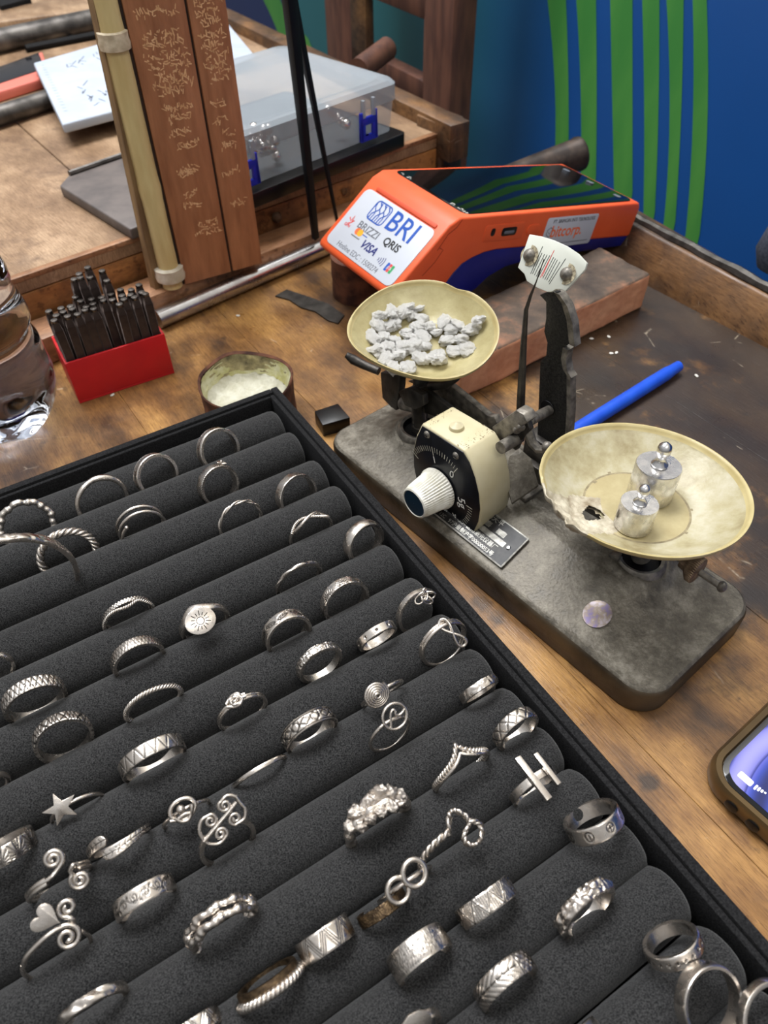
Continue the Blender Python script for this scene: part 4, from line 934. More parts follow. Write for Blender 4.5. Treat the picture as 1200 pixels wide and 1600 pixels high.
MB().prism(phr(.0041, .0041, .1519, .0749, .0098, .0094), (0, 0, -.0006)).build('black_bezel', 'glass', ph, bevel=.0001)
ms = bpy.data.materials.new('lit_screen'); ms.use_nodes = True; n, l = ms.node_tree.nodes, ms.node_tree.links; b = n['Principled BSDF']; b.inputs['Roughness'].default_value = 0.1; b.inputs['Base Color'].default_value = (0.01, 0.01, 0.02, 1)
tcn = n.new('ShaderNodeTexCoord'); mp2 = n.new('ShaderNodeMapping'); mp2.inputs['Location'].default_value = (.03, .055, 0)
l.new(tcn.outputs['Object'], mp2.inputs[0]); wv_ = n.new('ShaderNodeTexWave'); wv_.wave_type = 'RINGS'; wv_.rings_direction = 'SPHERICAL'; wv_.inputs['Scale'].default_value = 14; wv_.inputs['Distortion'].default_value = 1.5; wv_.inputs['Detail'].default_value = 0
l.new(mp2.outputs[0], wv_.inputs[0]); r = n.new('ShaderNodeValToRGB'); l.new(wv_.outputs[0], r.inputs[0]); el = r.color_ramp.elements
el[0].position = 0; el[0].color = (*lin((34, 44, 110)), 1); el[1].position = 1; el[1].color = (*lin((178, 176, 240)), 1)
for p_, c_ in ((.3, (60, 82, 190)), (.55, (104, 112, 222)), (.62, (50, 60, 150)), (.75, (140, 140, 232))): e = el.new(p_); e.color = (*lin(c_), 1)
l.new(r.outputs[0], b.inputs['Emission Color']); b.inputs['Emission Strength'].default_value = 0.85; M['screen'] = ms
MB().prism(phr(.0062, .0062, .1498, .0728, .0085, .0096), (0, 0, -.0001)).build('lit_screen', 'screen', ph, smooth=False)
def emat(name, c, s_=0.9): return pmat(name, c, None, rough=0.3, emis=s_)
M['iconw'] = emat('icon_white', (240, 240, 250)); M['iconb'] = emat('icon_blue', (20, 96, 240)); M['icony'] = emat('icon_yellow', (240, 216, 120))
def pht(a, b_, h_=.00965): return fr(php(a, b_, h_), -ps_, -pl_)
MB().prism([pht(.0235, .0285).__matmul__(Vector((x, y, 0))) for x, y in rrect(-.0085, -.0085, .0085, .0085, .004)], (0, 0, .00005)).build('app_icon', 'iconb', ph, smooth=False)
MB().prism([pht(.0235, .0285, .00972).__matmul__(Vector((x, y, 0))) for x, y in rrect(-.0083, -.0083, .0083, -.003, .0026)], (0, 0, .00003)).build('icon_tint', 'icony', ph, smooth=False)
st = MB(); st.prism([pht(.0235, .027, .00978) @ Vector((.0052 * (1 if i % 2 == 0 else .42) * math.cos(PI / 2 + PI * i / 5), .0052 * (1 if i % 2 == 0 else .42) * math.sin(PI / 2 + PI * i / 5), 0)) for i in range(10)], (0, 0, .00003)); st.build('icon_star', 'iconw', ph, smooth=False)
bt_ = MB(); bt_.prism([pht(.0112, .0142) @ Vector((x, y, 0)) for x, y in rrect(-.003, -.0015, .003, .0015, .0007)], (0, 0, .00004)); bt_.build('battery_symbol', 'iconw', ph, smooth=False)
sg = MB()
for k_ in range(4): sg.prism([pht(.0112, .0205) @ Vector((x, y, 0)) for x, y in rrect(-.0022 + k_ * .0012, -.0014, -.0014 + k_ * .0012, -.0006 + .0006 * (k_), .0003)], (0, 0, .00004))
sg.build('signal_symbol', 'iconw', ph, smooth=False)
text('5G+', .0032, pht(.0112, .0275), 'iconw', 'screen_lettering', ph, depth=.00003)
text('08.07', .0042, pht(.0112, .05), 'iconw', 'screen_lettering', ph, depth=.00003)
text('Photos', .0026, pht(.0340, .033), 'iconw', 'screen_lettering', ph, depth=.00003)
for b__ in (.017, .0265):
    MB().lathe([(.0001, 0), (.0026, 0), (.0028, .0006), (.0022, .001), (.0001, .001)], 16, fr(php(-.0001, b__, .0052), ps_, UP) ).build('speaker_hole', 'rubber', ph)

# small pale flecks on the bench
for i, (x, y) in enumerate(((955, 553), (963, 552), (951, 527), (924, 530), (176, 618), (1088, 588), (372, 494), (292, 474))):
    o = MB().ball((0, 0, 0), .0011, n=6, scl=(1.6, 1, .5)).build('plaster_fleck', 'fleck'); o.location = at(x, y, 0.0); o.rotation_euler = (0, 0, i)
    tag(o, 'tiny white fleck ' + ('left one of a pair on the dark bench between brick and pen', 'right one of a pair on the dark bench between brick and pen', 'alone just above the pair, right of the brick', 'close to the front edge of the brick, right of the pillar', 'touching the bottom edge of the red box', 'right of the blue pen cap on the dark bench', 'on the brown bench above the flux tin', 'on the brown bench just below the chrome tube')[i], 'fleck', 'white flecks on the bench')

# ------------------------------------------------------------------ the balance
EX = dirv(-50.4); EY = dirv(39.6)
def S(s, n_, z): return EX * (s / 1000) + EY * (n_ / 1000) + UP * (z / 1000)
def PN_(x, y, n_): return pl(x, y, EY * (n_ / 1000), EY)          # image point on the upright plane at depth n
bal = thing('pharmacy_balance', 'old grey cast iron pharmacy balance with white dial housing and two cream pans', 'balance', S(-163, 227, 0))
s0, s1_, n0, n1 = -278, -49, 184.5, 269
def bz(s, n_):
    def sm(t): t = max(0, min(1, t)); return t * t * (3 - 2 * t)
    f = max(0, min(1, (n_ - 188) / 30)); g_ = sm((n1 - 4 - n_) / 16); e_ = sm((s1_ - 8 - s) / 44); l_ = sm((s - s0 - 4) / 30)
    z = 16.5 + 11.5 * min(f, g_) * e_ * l_
    for hs, hn in ((-97, 237), (-236, 222)):
        d = math.hypot(s - hs, n_ - hn); z = max(z, 0) ; z += (2.2 * math.exp(-((d - 13) / 3.0) ** 2) - (0.8 if d < 9 else 0)) if d < 24 else 0
    return z
bs = MB(); rings_ = []
K = 0
for j, (ins, z) in enumerate(((1.2, 0), (0.2, 1), (0, 13.5), (0.8, 15.6), (2.2, 16.6))):
    rings_.append([S(a, b_, z) for a, b_ in rrect(s0 + ins, n0 + ins, s1_ - ins, n1 - ins, 15 - ins, 12)])
K = len(rings_[0])
for r_ in rings_: bs.v += r_
for j in range(len(rings_) - 1):
    for i in range(K): bs.f.append((j * K + i, j * K + (i + 1) % K, (j + 1) * K + (i + 1) % K, (j + 1) * K + i)); bs.m.append(1 if j < 3 else 0)
bs.f.append(tuple(reversed(range(K)))); bs.m.append(1)
# top: fine grid of inset outlines (dense resampled)
def resample(P, n_):
    P = P + [P[0]]; L = [0]
    for a, b_ in zip(P[:-1], P[1:]): L.append(L[-1] + math.hypot(a[0] - b_[0], a[1] - b_[1]))
    out = []; i = 0
    for k in range(n_):
        t = L[-1] * k / n_
        while L[i + 1] < t: i += 1
        f = (t - L[i]) / (L[i + 1] - L[i] + 1e-9); out.append((P[i][0] + (P[i + 1][0] - P[i][0]) * f, P[i][1] + (P[i + 1][1] - P[i][1]) * f))
    return out
o = len(bs.v); NK = 260; lv = [2.2 + 1.25 * i for i in range(33)]
outer = resample(rrect(s0 + 2.2, n0 + 2.2, s1_ - 2.2, n1 - 2.2, 12.8, 12), NK)
core = [(max(s0 + 44, min(s1_ - 44, a)), (n0 + n1) / 2) for a, b_ in outer]
NL = 34
for j in range(NL):
    t = j / (NL - 1)
    for (a, b_), (c_, d_) in zip(outer, core):
        s_, n_ = a + (c_ - a) * t, b_ + (d_ - b_) * t; bs.v.append(S(s_, n_, bz(s_, n_) + .1 * (1 - t)))
for j in range(NL - 1):
    for i in range(NK): bs.f.append((o + j * NK + i, o + j * NK + (i + 1) % NK, o + (j + 1) * NK + (i + 1) % NK, o + (j + 1) * NK + i)); bs.m.append(0)
bs.build('base', ['iron', 'ironside'], bal, angle=50)
def on_base(s, n_, h=0.2): return S(s, n_, bz(s, n_) + h)
def cyl(mb, c, ax, r_, h, n_=28, bev=0.15):
    f_ = fr(c, Vector((ax.y, -ax.x, 0)) if abs(ax.z) < .9 else Vector((1, 0, 0)), ax.cross(Vector((ax.y, -ax.x, 0))) if abs(ax.z) < .9 else Vector((0, 1, 0)))
    bv = min(r_, h) * bev; mb.lathe([(.00001, 0), (r_ - bv, 0), (r_, bv), (r_, h - bv), (r_ - bv, h), (.00001, h)], n_, f_); return mb
# sockets for the pan columns
for hs, hn in ((-97, 237), (-236, 222)):
    MB().lathe([(.0001, .0004), (.0088, .0004), (.0092, .003), (.0108, .0036), (.0118, .0025), (.0125, -.001)], 40, Matrix.Translation(on_base(hs, hn, .4)), mis=[1, 1, 0, 0, 0]).build('socket', ['greyiron', 'blackrod'], bal)
    sr = MB()
    zb = (bz(hs, hn) + 1) / 1000
    sr.lathe([(.003, 0), (.003, .002)] + [(.0032 + .0006 * (i % 2), .002 + .0012 * i) for i in range(12)] + [(.003, .018), (.0001, .018)], 20, Matrix.Translation(S(hs, hn, 0) + UP * zb)); sr.build('threaded_post', 'greyiron', bal)
# oval seal sticker and name plate
sp_ = MB(); cs_, cn_ = -92.4, 201.2
nrm = (on_base(cs_, cn_ + 4) - on_base(cs_, cn_ - 4)).normalized(); tx = EX; fz = fr(on_base(cs_, cn_, .6), tx, nrm)
sp_.prism([fz @ Vector((.0063 * math.cos(a), .0068 * math.sin(a), 0)) for a in np.linspace(0, 2 * PI, 40)[:-1]], (0, 0, .0002))
sp_.build('seal_sticker', pmat('hologram', (128, 116, 150), (176, 166, 172), 300, .25, .5, c3=(150, 136, 120)), bal, smooth=False)
a0 = on_base(-166, 190.0, 1.0); a1 = on_base(-166, 209.0, 1.0); f_ = fr(a0, EX, a1 - a0); NPH = (a1 - a0).length
def npf(s, t, h=0.0): return fr(f_ @ Vector((s / 1000, t / 1000, .0009 + h / 1000)), EX, a1 - a0)
x0, x1 = -28, 25
plt = MB().prism([npf(a, b_) .translation for a, b_ in rrect(x0, 0, x1, NPH * 1000, .6, 2)], (f_.to_3x3() @ Vector((0, 0, 1))) * -.0008).build('name_plate', 'platesil', bal, bevel=.0001)
MB().prism([npf(a, b_, .06).translation for a, b_ in ((x0 + .8, .8), (x1 - .8, .8), (x1 - .8, NPH * 1000 - .8), (x0 + .8, NPH * 1000 - .8))], (f_.to_3x3() @ Vector((0, 0, 1))) * -.00008).build('plate_field', 'plate', plt, smooth=False)
hh = NPH * 1000
for (s, t, tx_, sz, ax_) in ((-.5, hh * .87, '上皿药物天平', 3.7, 1), (4, hh * .68, '20       年       月', 3.3, 1), (-2.0, hh * .49, '编号', 3.3, 1), (3, hh * .30, '上海医用激光仪器厂', 3.1, 1), (1.5, hh * .12, '97沪量制沪字00000053号', 3.0, 1), (-21, hh * .30, '中国', 3.0, 1), (-22, hh * .12, 'CMC 12C', 2.8, 1)):
    text(tx_, sz / 1000, npf(s, t, .1), 'platesil', 'plate_lettering', plt, depth=.00002, sx=.95, bold=.00003)
for (xa, ya, xb, yb) in ((-1, hh * .61, 5, hh * .75), (9.5, hh * .61, 15, hh * .75), (1, hh * .42, 18, hh * .56)):
    MB().prism([npf(a, b_, .12).translation for a, b_ in ((xa, ya), (xb, ya), (xb, yb), (xa, yb))], (f_.to_3x3() @ Vector((0, 0, 1))) * -.00004).build('plate_field', 'platesil', plt, smooth=False)
MB().lathe([(.0001, .0006), (.0008, .0005), (.0012, 0)], 14, npf(20.5, hh * .5, .1)).build('rivet', 'weight', plt)
# ---- housing with dial: outline traced on the dial plane
ND = 195.5
front = [(659, 662), (688, 680), (725, 704), (735, 721), (744, 746), (750, 772), (752, 797), (749, 817), (742, 832), (733, 841), (715, 833), (698, 822), (681, 806), (664, 782), (652, 757), (646, 728), (645, 705), (650, 681)]
P = [PN_(x, y, ND) for x, y in front]
hb = MB().prism(P, EY * 0.0212); hb.build('dial_housing', 'cream', bal, bevel=0.0011, seg=3, angle=40)
ctr = sum(P, Vector()) / len(P)
P2 = [ctr + (p - ctr) * 0.965 - EY * .0004 for p in P]
face = MB().prism(P2, EY * 0.0006).build('dial_face', 'dial', bal, bevel=.0001)
kc = PN_(689, 760, ND)                        # knob axis
fx = EX; fk = fr(kc - EY * .0006, EX, UP)      # x right, y up, z = towards the viewer
assert (fk.to_3x3() @ Vector((0, 0, 1))).dot(EY) < 0
tk = MB()
def tick(a, r0_, r1_, w_=.3):
    a = math.radians(a); d = Vector((math.cos(a), math.sin(a), 0)); p_ = Vector((-d.y, d.x, 0)) * w_ / 2000
    q0_, q1_ = d * r0_ / 1000, d * r1_ / 1000; z_ = Vector((0, 0, .00015)); tk.add([fk @ (q0_ - p_ + z_), fk @ (q1_ - p_ + z_), fk @ (q1_ + p_ + z_), fk @ (q0_ + p_ + z_)], [(0, 1, 2, 3)])
for i in range(51):
    a = 62 - i * 0  # placeholder keeps order
for i in range(0, 21): tick(62 + i * 4.6, 18.5 if i % 10 == 0 else 20.5, 23.5, .45 if i % 5 == 0 else .28)
for i in range(0, 24): tick(4 - i * 4.6, 18.8 if i % 10 == 0 else 20.2, 23.0, .5 if i % 5 == 0 else .3)
tk.build('dial_ticks', 'tick', bal, smooth=False)
def dt_(r_, a, rot=0): a = math.radians(a); p = fk @ Vector((r_ / 1000 * math.cos(a), r_ / 1000 * math.sin(a), .0002)); q = math.radians(rot); ex_ = fk.to_3x3() @ Vector((math.cos(q), math.sin(q), 0)); ey_ = fk.to_3x3() @ Vector((-math.sin(q), math.cos(q), 0)); return fr(p, ex_, ey_)
text('0', .0062, dt_(16.0, 62, -6), 'white', 'dial_lettering', bal, depth=.00003)
text('5g', .0072, dt_(15.8, 2, -70), 'white', 'dial_lettering', bal, depth=.00003)
text('4', .0055, dt_(16.5, -45, -130), 'white', 'dial_lettering', bal, depth=.00003)
text('1', .0055, dt_(16.0, 108, 20), 'white', 'dial_lettering', bal, depth=.00003)
for x, y in ((669, 678), (714, 711), (722, 825)):
    c_ = PN_(x, y, ND) - EY * .0006; m_ = MB(); m_.lathe([(.0001, .0012), (.0012, .0011), (.0019, .0004), (.0020, 0)], 18, fr(c_, EX, UP)); sc_o = m_.build('screw', 'greyiron', bal)
    MB().box(c_ - EY * .00125, (.0028, .0002, .0004), fr(c_, EX, UP).to_3x3() @ Matrix(((1, 0, 0), (0, 0, 1), (0, 1, 0)))).build('slot', 'blackrod', sc_o)
# knurled knob
kb = MB(); f2 = fk
def knurl(p, a, i):
    k_ = 1 + (0.04 * math.cos(44 * a) if 3 <= i <= 6 else 0); return (p.x * k_, p.y * k_, p.z)
kb.lathe([(.0001, .0006), (.0112, .0006), (.0116, .0012), (.0112, .0030), (.0105, .0034), (.0100, .006), (.0088, .015), (.0086, .0165), (.0084, .0178), (.0076, .0182), (.0073, .0176), (.0001, .0176)], 308, f2, fn=knurl, mis=None)
kb.build('knob', 'knobw', bal, angle=50)
MB().lathe([(.0001, .0179), (.0072, .0179), (.0073, .0170)], 48, f2).build('knob_cap', 'knobcap', bal)
# round button on the housing's top, dirt specks
tp = (P[0] + P[2]) / 2 + EY * 0.0095; topn = UP
tpd = (P[2] - P[0]).normalized(); fb = fr(tp - UP * 0.0004, EY, -tpd)
MB().lathe([(.0036, 0), (.0038, .0008), (.0034, .0022), (.0018, .0030), (.0008, .0038), (.0001, .0040)], 28, fb).build('top_button', 'cream', bal)
rng = random.Random(2); dk = MB()
for k in range(230):
    u_, v_ = rng.random(), rng.random() ** 1.0
    p = P[0].lerp(P[2], u_) + EY * .0205 * v_ * .98 + EY * .0006; p = p + fb.to_3x3() @ Vector((0, 0, .00006)); a_ = rng.random() * PI; q = .00012 + .0002 * rng.random() ** 2
    d = (EY * math.cos(a_) + tpd * math.sin(a_)) * q * rng.uniform(1, 2.6); e_ = (EY * -math.sin(a_) + tpd * math.cos(a_)) * q * .6; dk.add([p - d - e_, p + d - e_, p + d + e_, p - d + e_], [(0, 1, 2, 3)])
dk.build('dirt_specks', 'dirt', bal, smooth=False)
# ---- beam: two side bars, cross pieces
def trace(pts, n_, th, name, m, bev=.0006, par=None): return MB().prism([PN_(x, y, n_) for x, y in pts], EY * (th / 1000)).build(name, m, par or bal, bevel=bev)
trace([(636, 596), (662, 590), (700, 600), (745, 636), (762, 650), (772, 651), (779, 668), (770, 676), (757, 664), (745, 664), (728, 656), (690, 626), (660, 606)], 238, 4, 'beam_bar', 'greyiron')
trace([(640, 610), (660, 606), (705, 640), (720, 660), (700, 660), (650, 640)], 222, 3, 'beam_bar', 'darkiron')
# square cross arm from housing to pointer yoke
trace([(768, 668), (806, 641), (818, 648), (824, 660), (792, 684), (779, 690)], 218, 7, 'cross_arm', 'greyiron')
trace([(800, 665), (822, 655), (828, 672), (812, 690), (806, 704), (790, 694)], 221, 3, 'yoke', 'darkiron', .0004)
def rod(a, b_, r_, name, m, par=None, n_=16): return MB().tube([a, a + (b_ - a) * .5, b_], r_, n_).build(name, m, par or bal)
rod(PN_(782, 700, 210), PN_(812, 682, 224), .0031, 'axle', 'greyiron')
rod(PN_(826, 658, 226), PN_(858, 641, 258), .0026, 'axle', 'greyiron')
hook = [PN_(820, 655, 224), PN_(826, 676, 224), PN_(832, 692, 224), PN_(841, 702, 224), PN_(852, 703, 224), PN_(856, 698, 224)]
MB().tube(hook, [.0028, .0026, .0024, .0022, .0021, .0026], 10).build('hook_arm', 'greyiron', bal)
MB().ball(PN_(855, 698, 224), .0026).build('hook_tip', 'greyiron', bal)
for x, y in ((808, 672), (814, 668)):
    MB().ball(PN_(x, y, 219), .0022, n=12, scl=(1, .6, 1)).build('screw', 'greyiron', bal)
# crumpled metal guard plate behind the housing
gp = [(798, 700), (812, 704), (828, 722), (841, 745), (839, 756), (797, 782), (792, 760)]
MB().prism([at(796, 712, .050), at(812, 700, .052), at(830, 716, .050), at(842, 757, .040), at(800, 786, .036), at(790, 752, .042)], (0, 0, -.0016)).build('guard_plate', 'iron', bal, bevel=.0004)
MB().prism([S(-176, 224, 26), S(-158, 224, 26), S(-158, 246, 26), S(-176, 246, 26)], (0, 0, .004)).build('bearing_block', 'greyiron', bal, bevel=.001)
# beam to the right pan: bar in shadow and bracket
b0_, b1_ = S(-168, 233, 44), S(-104, 235, 44)
MB().prism([b0_, b1_, b1_ - UP * .005, b0_ - UP * .010], EY * .004).build('beam_bar', 'darkiron', bal, bevel=.0005)
MB().prism([b0_ + EY * .014, b1_ + EY * .012, b1_ - UP * .005 + EY * .012, b0_ - UP * .010 + EY * .014], EY * .004).build('beam_bar', 'darkiron', bal, bevel=.0005)
# bracket under right pan
trace([(925, 852), (965, 866), (955, 905), (945, 900), (934, 886), (921, 884)], 229, 3, 'pan_bracket', 'nut', .0005)
trace([(950, 866), (968, 868), (958, 896), (951, 902)], 226, 2.5, 'pan_bracket', 'greyiron', .0004)
MB().prism([S(-112, 226, 58), S(-88, 226, 58), S(-88, 246, 58), S(-112, 246, 58)], (0, 0, .004)).build('pan_seat', 'greyiron', bal, bevel=.001)
# balancing screw with knurled nut
A0, A1 = PN_(1052, 866, 236), PN_(1128, 917, 236)
rod(A0 - (A1 - A0) * .6, A1, .0016, 'balance_screw', 'greyiron')
ax = (A1 - A0).normalized(); nc = PN_(1078, 884, 236)
f3 = fr(nc - ax * .004, ax.cross(UP).normalized(), UP); z3 = f3.to_3x3() @ Vector((0, 0, 1))
def kn(p, a, i): k_ = 1 + (.04 * math.cos(40 * a) if 3 <= i <= 4 else 0); return (p.x * k_, p.y * k_, p.z)
sg_ = 1 if z3.dot(ax) > 0 else -1
MB().lathe([(.0001, 0), (.0032, 0), (.0036, .003), (.0062, .0056), (.0062, .0082), (.0056, .0086), (.0001, .0092)], 160, f3 @ Matrix.Diagonal((1, sg_, sg_, 1)), fn=kn).build('knurled_nut', 'nut', bal, angle=50)
MB().ball(A1, .0030, n=16, scl=(.7, .7, 1)).build('screw_head', 'greyiron', bal)
# bracket and prongs under left pan
trace([(594, 582), (625, 586), (624, 606), (619, 642), (610, 636), (597, 622)], 224, 5, 'pan_bracket', 'darkiron')
trace([(622, 612), (640, 606), (660, 618), (662, 634), (648, 640), (632, 634)], 214, 4, 'pan_bracket', 'darkiron')
rod(PN_(630, 630, 222), PN_(655, 636, 222), .004, 'cross_pin', 'greyiron')
rod(PN_(652, 632, 220), PN_(656, 665, 220), .0034, 'column', 'darkiron')
trace([(628, 612), (648, 600), (651, 610), (626, 618)], 226, 1, 'bright_bracket_face', 'scalep', .0002)
MB().tube([PN_(592, 580, 225), PN_(570, 571, 222), PN_(552, 562, 219), PN_(541, 554, 217)], [.0024, .0026, .0030, .0018], 12).build('prong', 'darkiron', bal)
MB().tube([PN_(672, 604, 226), PN_(697, 600, 228), PN_(714, 589, 230)], [.0024, .0028, .0020], 12).build('prong', 'darkiron', bal)
# ---- pointer and pillar
MB().tube([PN_(813, 650, 232), PN_(815, 600, 232), PN_(818, 540, 232), PN_(822, 484, 232), PN_(829, 462, 232), PN_(838, 440, 232), PN_(850, 405, 232)], [.0021, .0019, .0015, .0010, .0007, .0003, .0002], 10).build('pointer', 'darkiron', bal)
NPL = 259
pil = [(857, 700), (839, 690), (841, 640), (844, 566), (853, 556), (855, 536), (850, 518), (853, 497), (853, 472), (843, 461), (857, 456), (870, 456), (879, 475), (886, 500), (889, 530), (890, 537), (880, 543), (877, 560), (880, 577), (886, 586), (886, 640), (882, 700)]
pw_ = MB().prism([PN_(x, y, NPL) for x, y in pil], EY * 0.0026).build('pillar', 'pillar', bal, bevel=.0003)
ed = MB()
def edge_strip(pts):
    q_ = [PN_(x, y, NPL) for x, y in pts]; k = len(q_); ed.add([p - EY * .0004 for p in q_] + [p + EY * .006 + EX * .0015 for p in q_], [(i, i + 1, k + i + 1, k + i) for i in range(k - 1)]); 
E1 = [(866, 456), (878, 474), (886, 500), (889, 530), (890, 537)]; E2 = [(880, 543), (877, 560), (880, 577), (886, 586)]; E3 = [(886, 586), (886, 640), (882, 700)]
for E_, w_ in ((E1, 3.4), (E2, 3.0), (E3, 2.2)):
    q_ = [PN_(x, y, NPL) for x, y in E_]; mbx = MB(); k = len(q_)
    off_ = EX * (w_ / 1000)
    front_ = [p - EY * .0003 for p in q_] + [p + off_ - EY * .0003 for p in q_]; back_ = [p + EY * .0045 for p in front_]
    mbx.add(front_ + back_, [(i, i + 1, k + i + 1, k + i) for i in range(k - 1)] + [(2 * k + i, 3 * k + i, 3 * k + i + 1, 2 * k + i + 1) for i in range(k - 1)] + [(k + i, k + i + 1, 3 * k + i + 1, 3 * k + i) for i in range(k - 1)] + [(i, 2 * k + i, 2 * k + i + 1, i + 1) for i in range(k - 1)] + [(0, k, 3 * k, 2 * k), (k - 1, 3 * k - 1, 4 * k - 1, 2 * k - 1)])
    mbx.build('pillar_flange', 'greyiron', bal)
MB().box(PN_(861, 697, NPL) - UP * .008 + EY * .002, (.030, .012, .020), fr((0, 0, 0), EX, EY).to_3x3()).build('pillar_foot', 'darkiron', bal, bevel=.001)
MB().lathe([(.0001, .0004), (.0042, .0004), (.0044, 0)], 24, fr(PN_(856, 637, NPL) - EY * .0004, EX, UP)).build('pillar_hole', 'blackrod', bal)
# white scale plate facing the viewer
vdir = (CAMP - PN_(862, 410, NPL - 3)).normalized(); pn = (-EY * .72 + UP * .42 + EX * .16).normalized(); pp0 = PN_(862, 410, NPL - 4)
def SPp(x, y, h=0.0): return pl(x, y, pp0 + pn * (h / 1000), pn)
spo = [(827, 366), (845, 369), (865, 375), (885, 384), (903, 396), (917, 411), (914, 421), (883, 455), (876, 452), (868, 452), (862, 456), (855, 456), (840, 450), (823, 439), (819, 428), (809, 418)]
spl = MB().prism([SPp(x, y) for x, y in spo], -pn * .0022).build('scale_plate', 'scalep', bal, bevel=.0003)
ln = MB(); lr = MB()
def sline(mb, a, b_, w_=.0003):
    p, q_ = SPp(*a, .05), SPp(*b_, .05); d = (q_ - p).normalized().cross(pn) * w_ / 2; mb.add([p - d, q_ - d, q_ + d, p + d], [(0, 1, 2, 3)])
for a, b_ in (((848, 385), (829, 428)), ((847, 395), (832, 428)), ((851, 397), (835, 430)), ((855, 398), (838, 432)), ((859, 399), (841, 433)), ((865, 402), (848, 435)), ((868, 404), (851, 437)), ((871, 406), (854, 438)), ((875, 409), (857, 441)), ((884, 404), (858, 444))): sline(ln, a, b_)
sline(lr, (866, 391), (844, 434)); sline(lr, (862, 399), (847, 432))
ln.build('scale_lines', 'ink', spl, smooth=False); lr.build('red_scale_line', 'redink', spl, smooth=False)
for x, y in ((827, 399), (885, 428)):
    fs = fr(SPp(x, y, .05), EX, UP.cross(pn).cross(pn) * -1); zz = fs.to_3x3() @ Vector((0, 0, 1)); sg_ = 1 if zz.dot(pn) > 0 else -1; fs = fs @ Matrix.Diagonal((1, sg_, sg_, 1))
    MB().lathe([(.0001, .00005), (.0046, .00005)], 24, fs).build('grime_ring', pmat('grime', (104, 92, 76), (190, 180, 150), 600, .8), spl)
    so = MB().lathe([(.0001, .0022), (.0016, .0020), (.0027, .0010), (.0030, .0001)], 20, fs).build('plate_screw', 'greyiron', spl)
# ---- pans
def pan(c, R_, depth, name, m, tiltv, seed, broken=False, label=None):
    rng_ = random.Random(seed)
    prof = []
    nR = 46
    for i in range(nR):
        r_ = R_ * (1 - i / (nR - 1)) ; q = r_ / R_
        fl = 0.52
        z = -depth if q < fl else -depth + depth * ((q - fl) / (1 - fl)) ** 1.5
        if q > .965: z += 0.0004
        prof.append((max(r_, 1e-5), z))
    und = [(R_ * 1.0, -.0012), (R_ * 1.012, -.0005), (R_ * 1.012, .0006)]
    prof_o = [(max(1e-5, R_ * q), (-depth if q < .5 else -depth + depth * ((q - .5) / .5) ** 1.5) - .0016) for q in np.linspace(0, .995, 24)]
    full = prof_o + und + [(R_ * .99, .0006)] + prof[1:]
    ax_ = Matrix.Rotation(tiltv[0], 4, Vector((tiltv[1], tiltv[2], 0)))
    T_ = Matrix.Translation(c) @ ax_
    def dfm(p, a, i):
        q = p.xy.length / R_; k_ = 1.0
        x, y, z = p
        if not broken:
            k_ = 1 + q ** 4 * (.022 * math.cos(2 * a + .6) + .018 * math.cos(3 * a + 2)); z += q ** 4 * (.0016 * math.cos(2 * a - 1.2) + .0010 * math.cos(3 * a + .5))
            dn = math.exp(-((a - 1.0) / .16) ** 2) * q ** 6; z -= .0012 * dn; k_ -= .02 * dn
        else:
            da = (a - BA + PI) % (2 * PI) - PI; wgt = math.exp(-(da / .34) ** 2) * max(0, min(1, (q - .25) / .25))
            nz_ = mnoise.noise(Vector((x, y, 0)) * 160); n2 = mnoise.noise(Vector((x, y, 3)) * 420)
            z += wgt * (-.0035 * q ** 2 + .0026 * nz_ + .0016 * n2 + .0045 * math.exp(-((q - .52) / .12) ** 2) * (1 - q)); k_ -= .05 * wgt * q ** 4 * (1.2 + nz_ * 2.6)
            k_ += .006 * math.cos(2 * a) * q ** 4
        return (x * k_, y * k_, z)
    mb = MB(); NA = 200; mb.lathe(full, NA, T_, fn=dfm)
    if broken:
        ks = [kk for kk in range(len(mb.f))]; nf = []; nm = []
        for idx, f in enumerate(mb.f):
            j = idx % NA; i = idx // NA; a = 2 * PI * (j + .5) / NA; r_ = full[i][0]; q = r_ / R_; da = (a - BA + PI) % (2 * PI) - PI
            u_ = da * q / .10; v_ = (q - .50) / .115
            if ((u_ + .3) ** 2 + v_ ** 2 < 1): continue
            wn_ = mnoise.noise(Vector((math.cos(a) * q * 5, math.sin(a) * q * 5, 1)))
            nf.append(f); wn3 = mnoise.noise(Vector((math.cos(a) * q * 9, math.sin(a) * q * 9, 7))); top_ = i >= len(prof_o); nm.append(1 if (abs(da) * q ** .5 < .36 + .16 * wn_ and q > .36) else (2 if q > .975 else (4 if (top_ and abs(q - .53 - .015 * wn3) < .012 + .022 * max(0, wn3)) else (3 if (top_ and q < .53) else 0))))
        mb.f = nf; mb.m = nm
    else:
        mb.m = [2 if (full[i // NA][0] / R_ > .965) else 0 for i in range(len(mb.f))]
    return mb.build(name, [m, 'melt', 'panrim', 'panfloor', 'pandirt'], bal, angle=70)
pc1 = at(661, 511, .084); pc2 = at(1006, 757, .078)
v1 = (CAMP - pc1); v2 = (CAMP - pc2)
ax1 = UP.cross(Vector((v1.x, v1.y, 0))).normalized(); ax2 = UP.cross(Vector((v2.x, v2.y, 0))).normalized()
R1 = 233 / 2 * (pc1 - CAMP).dot(CF) / FPX / 1.02; R2_ = 323 / 2 * (pc2 - CAMP).dot(CF) / FPX / 1.012
print('pan radii', R1, R2_)
bp_t = at(905, 785, .078) - pc2; BA = math.atan2(bp_t.y, bp_t.x) % (2 * PI)
p1o = pan(pc1, R1, .013, 'left_pan', 'panl', (math.radians(8), ax1.x, ax1.y), 1)
p2o = pan(pc2, R2_, .0125, 'right_pan', 'pan', (math.radians(-4), ax2.x, ax2.y), 2, True)
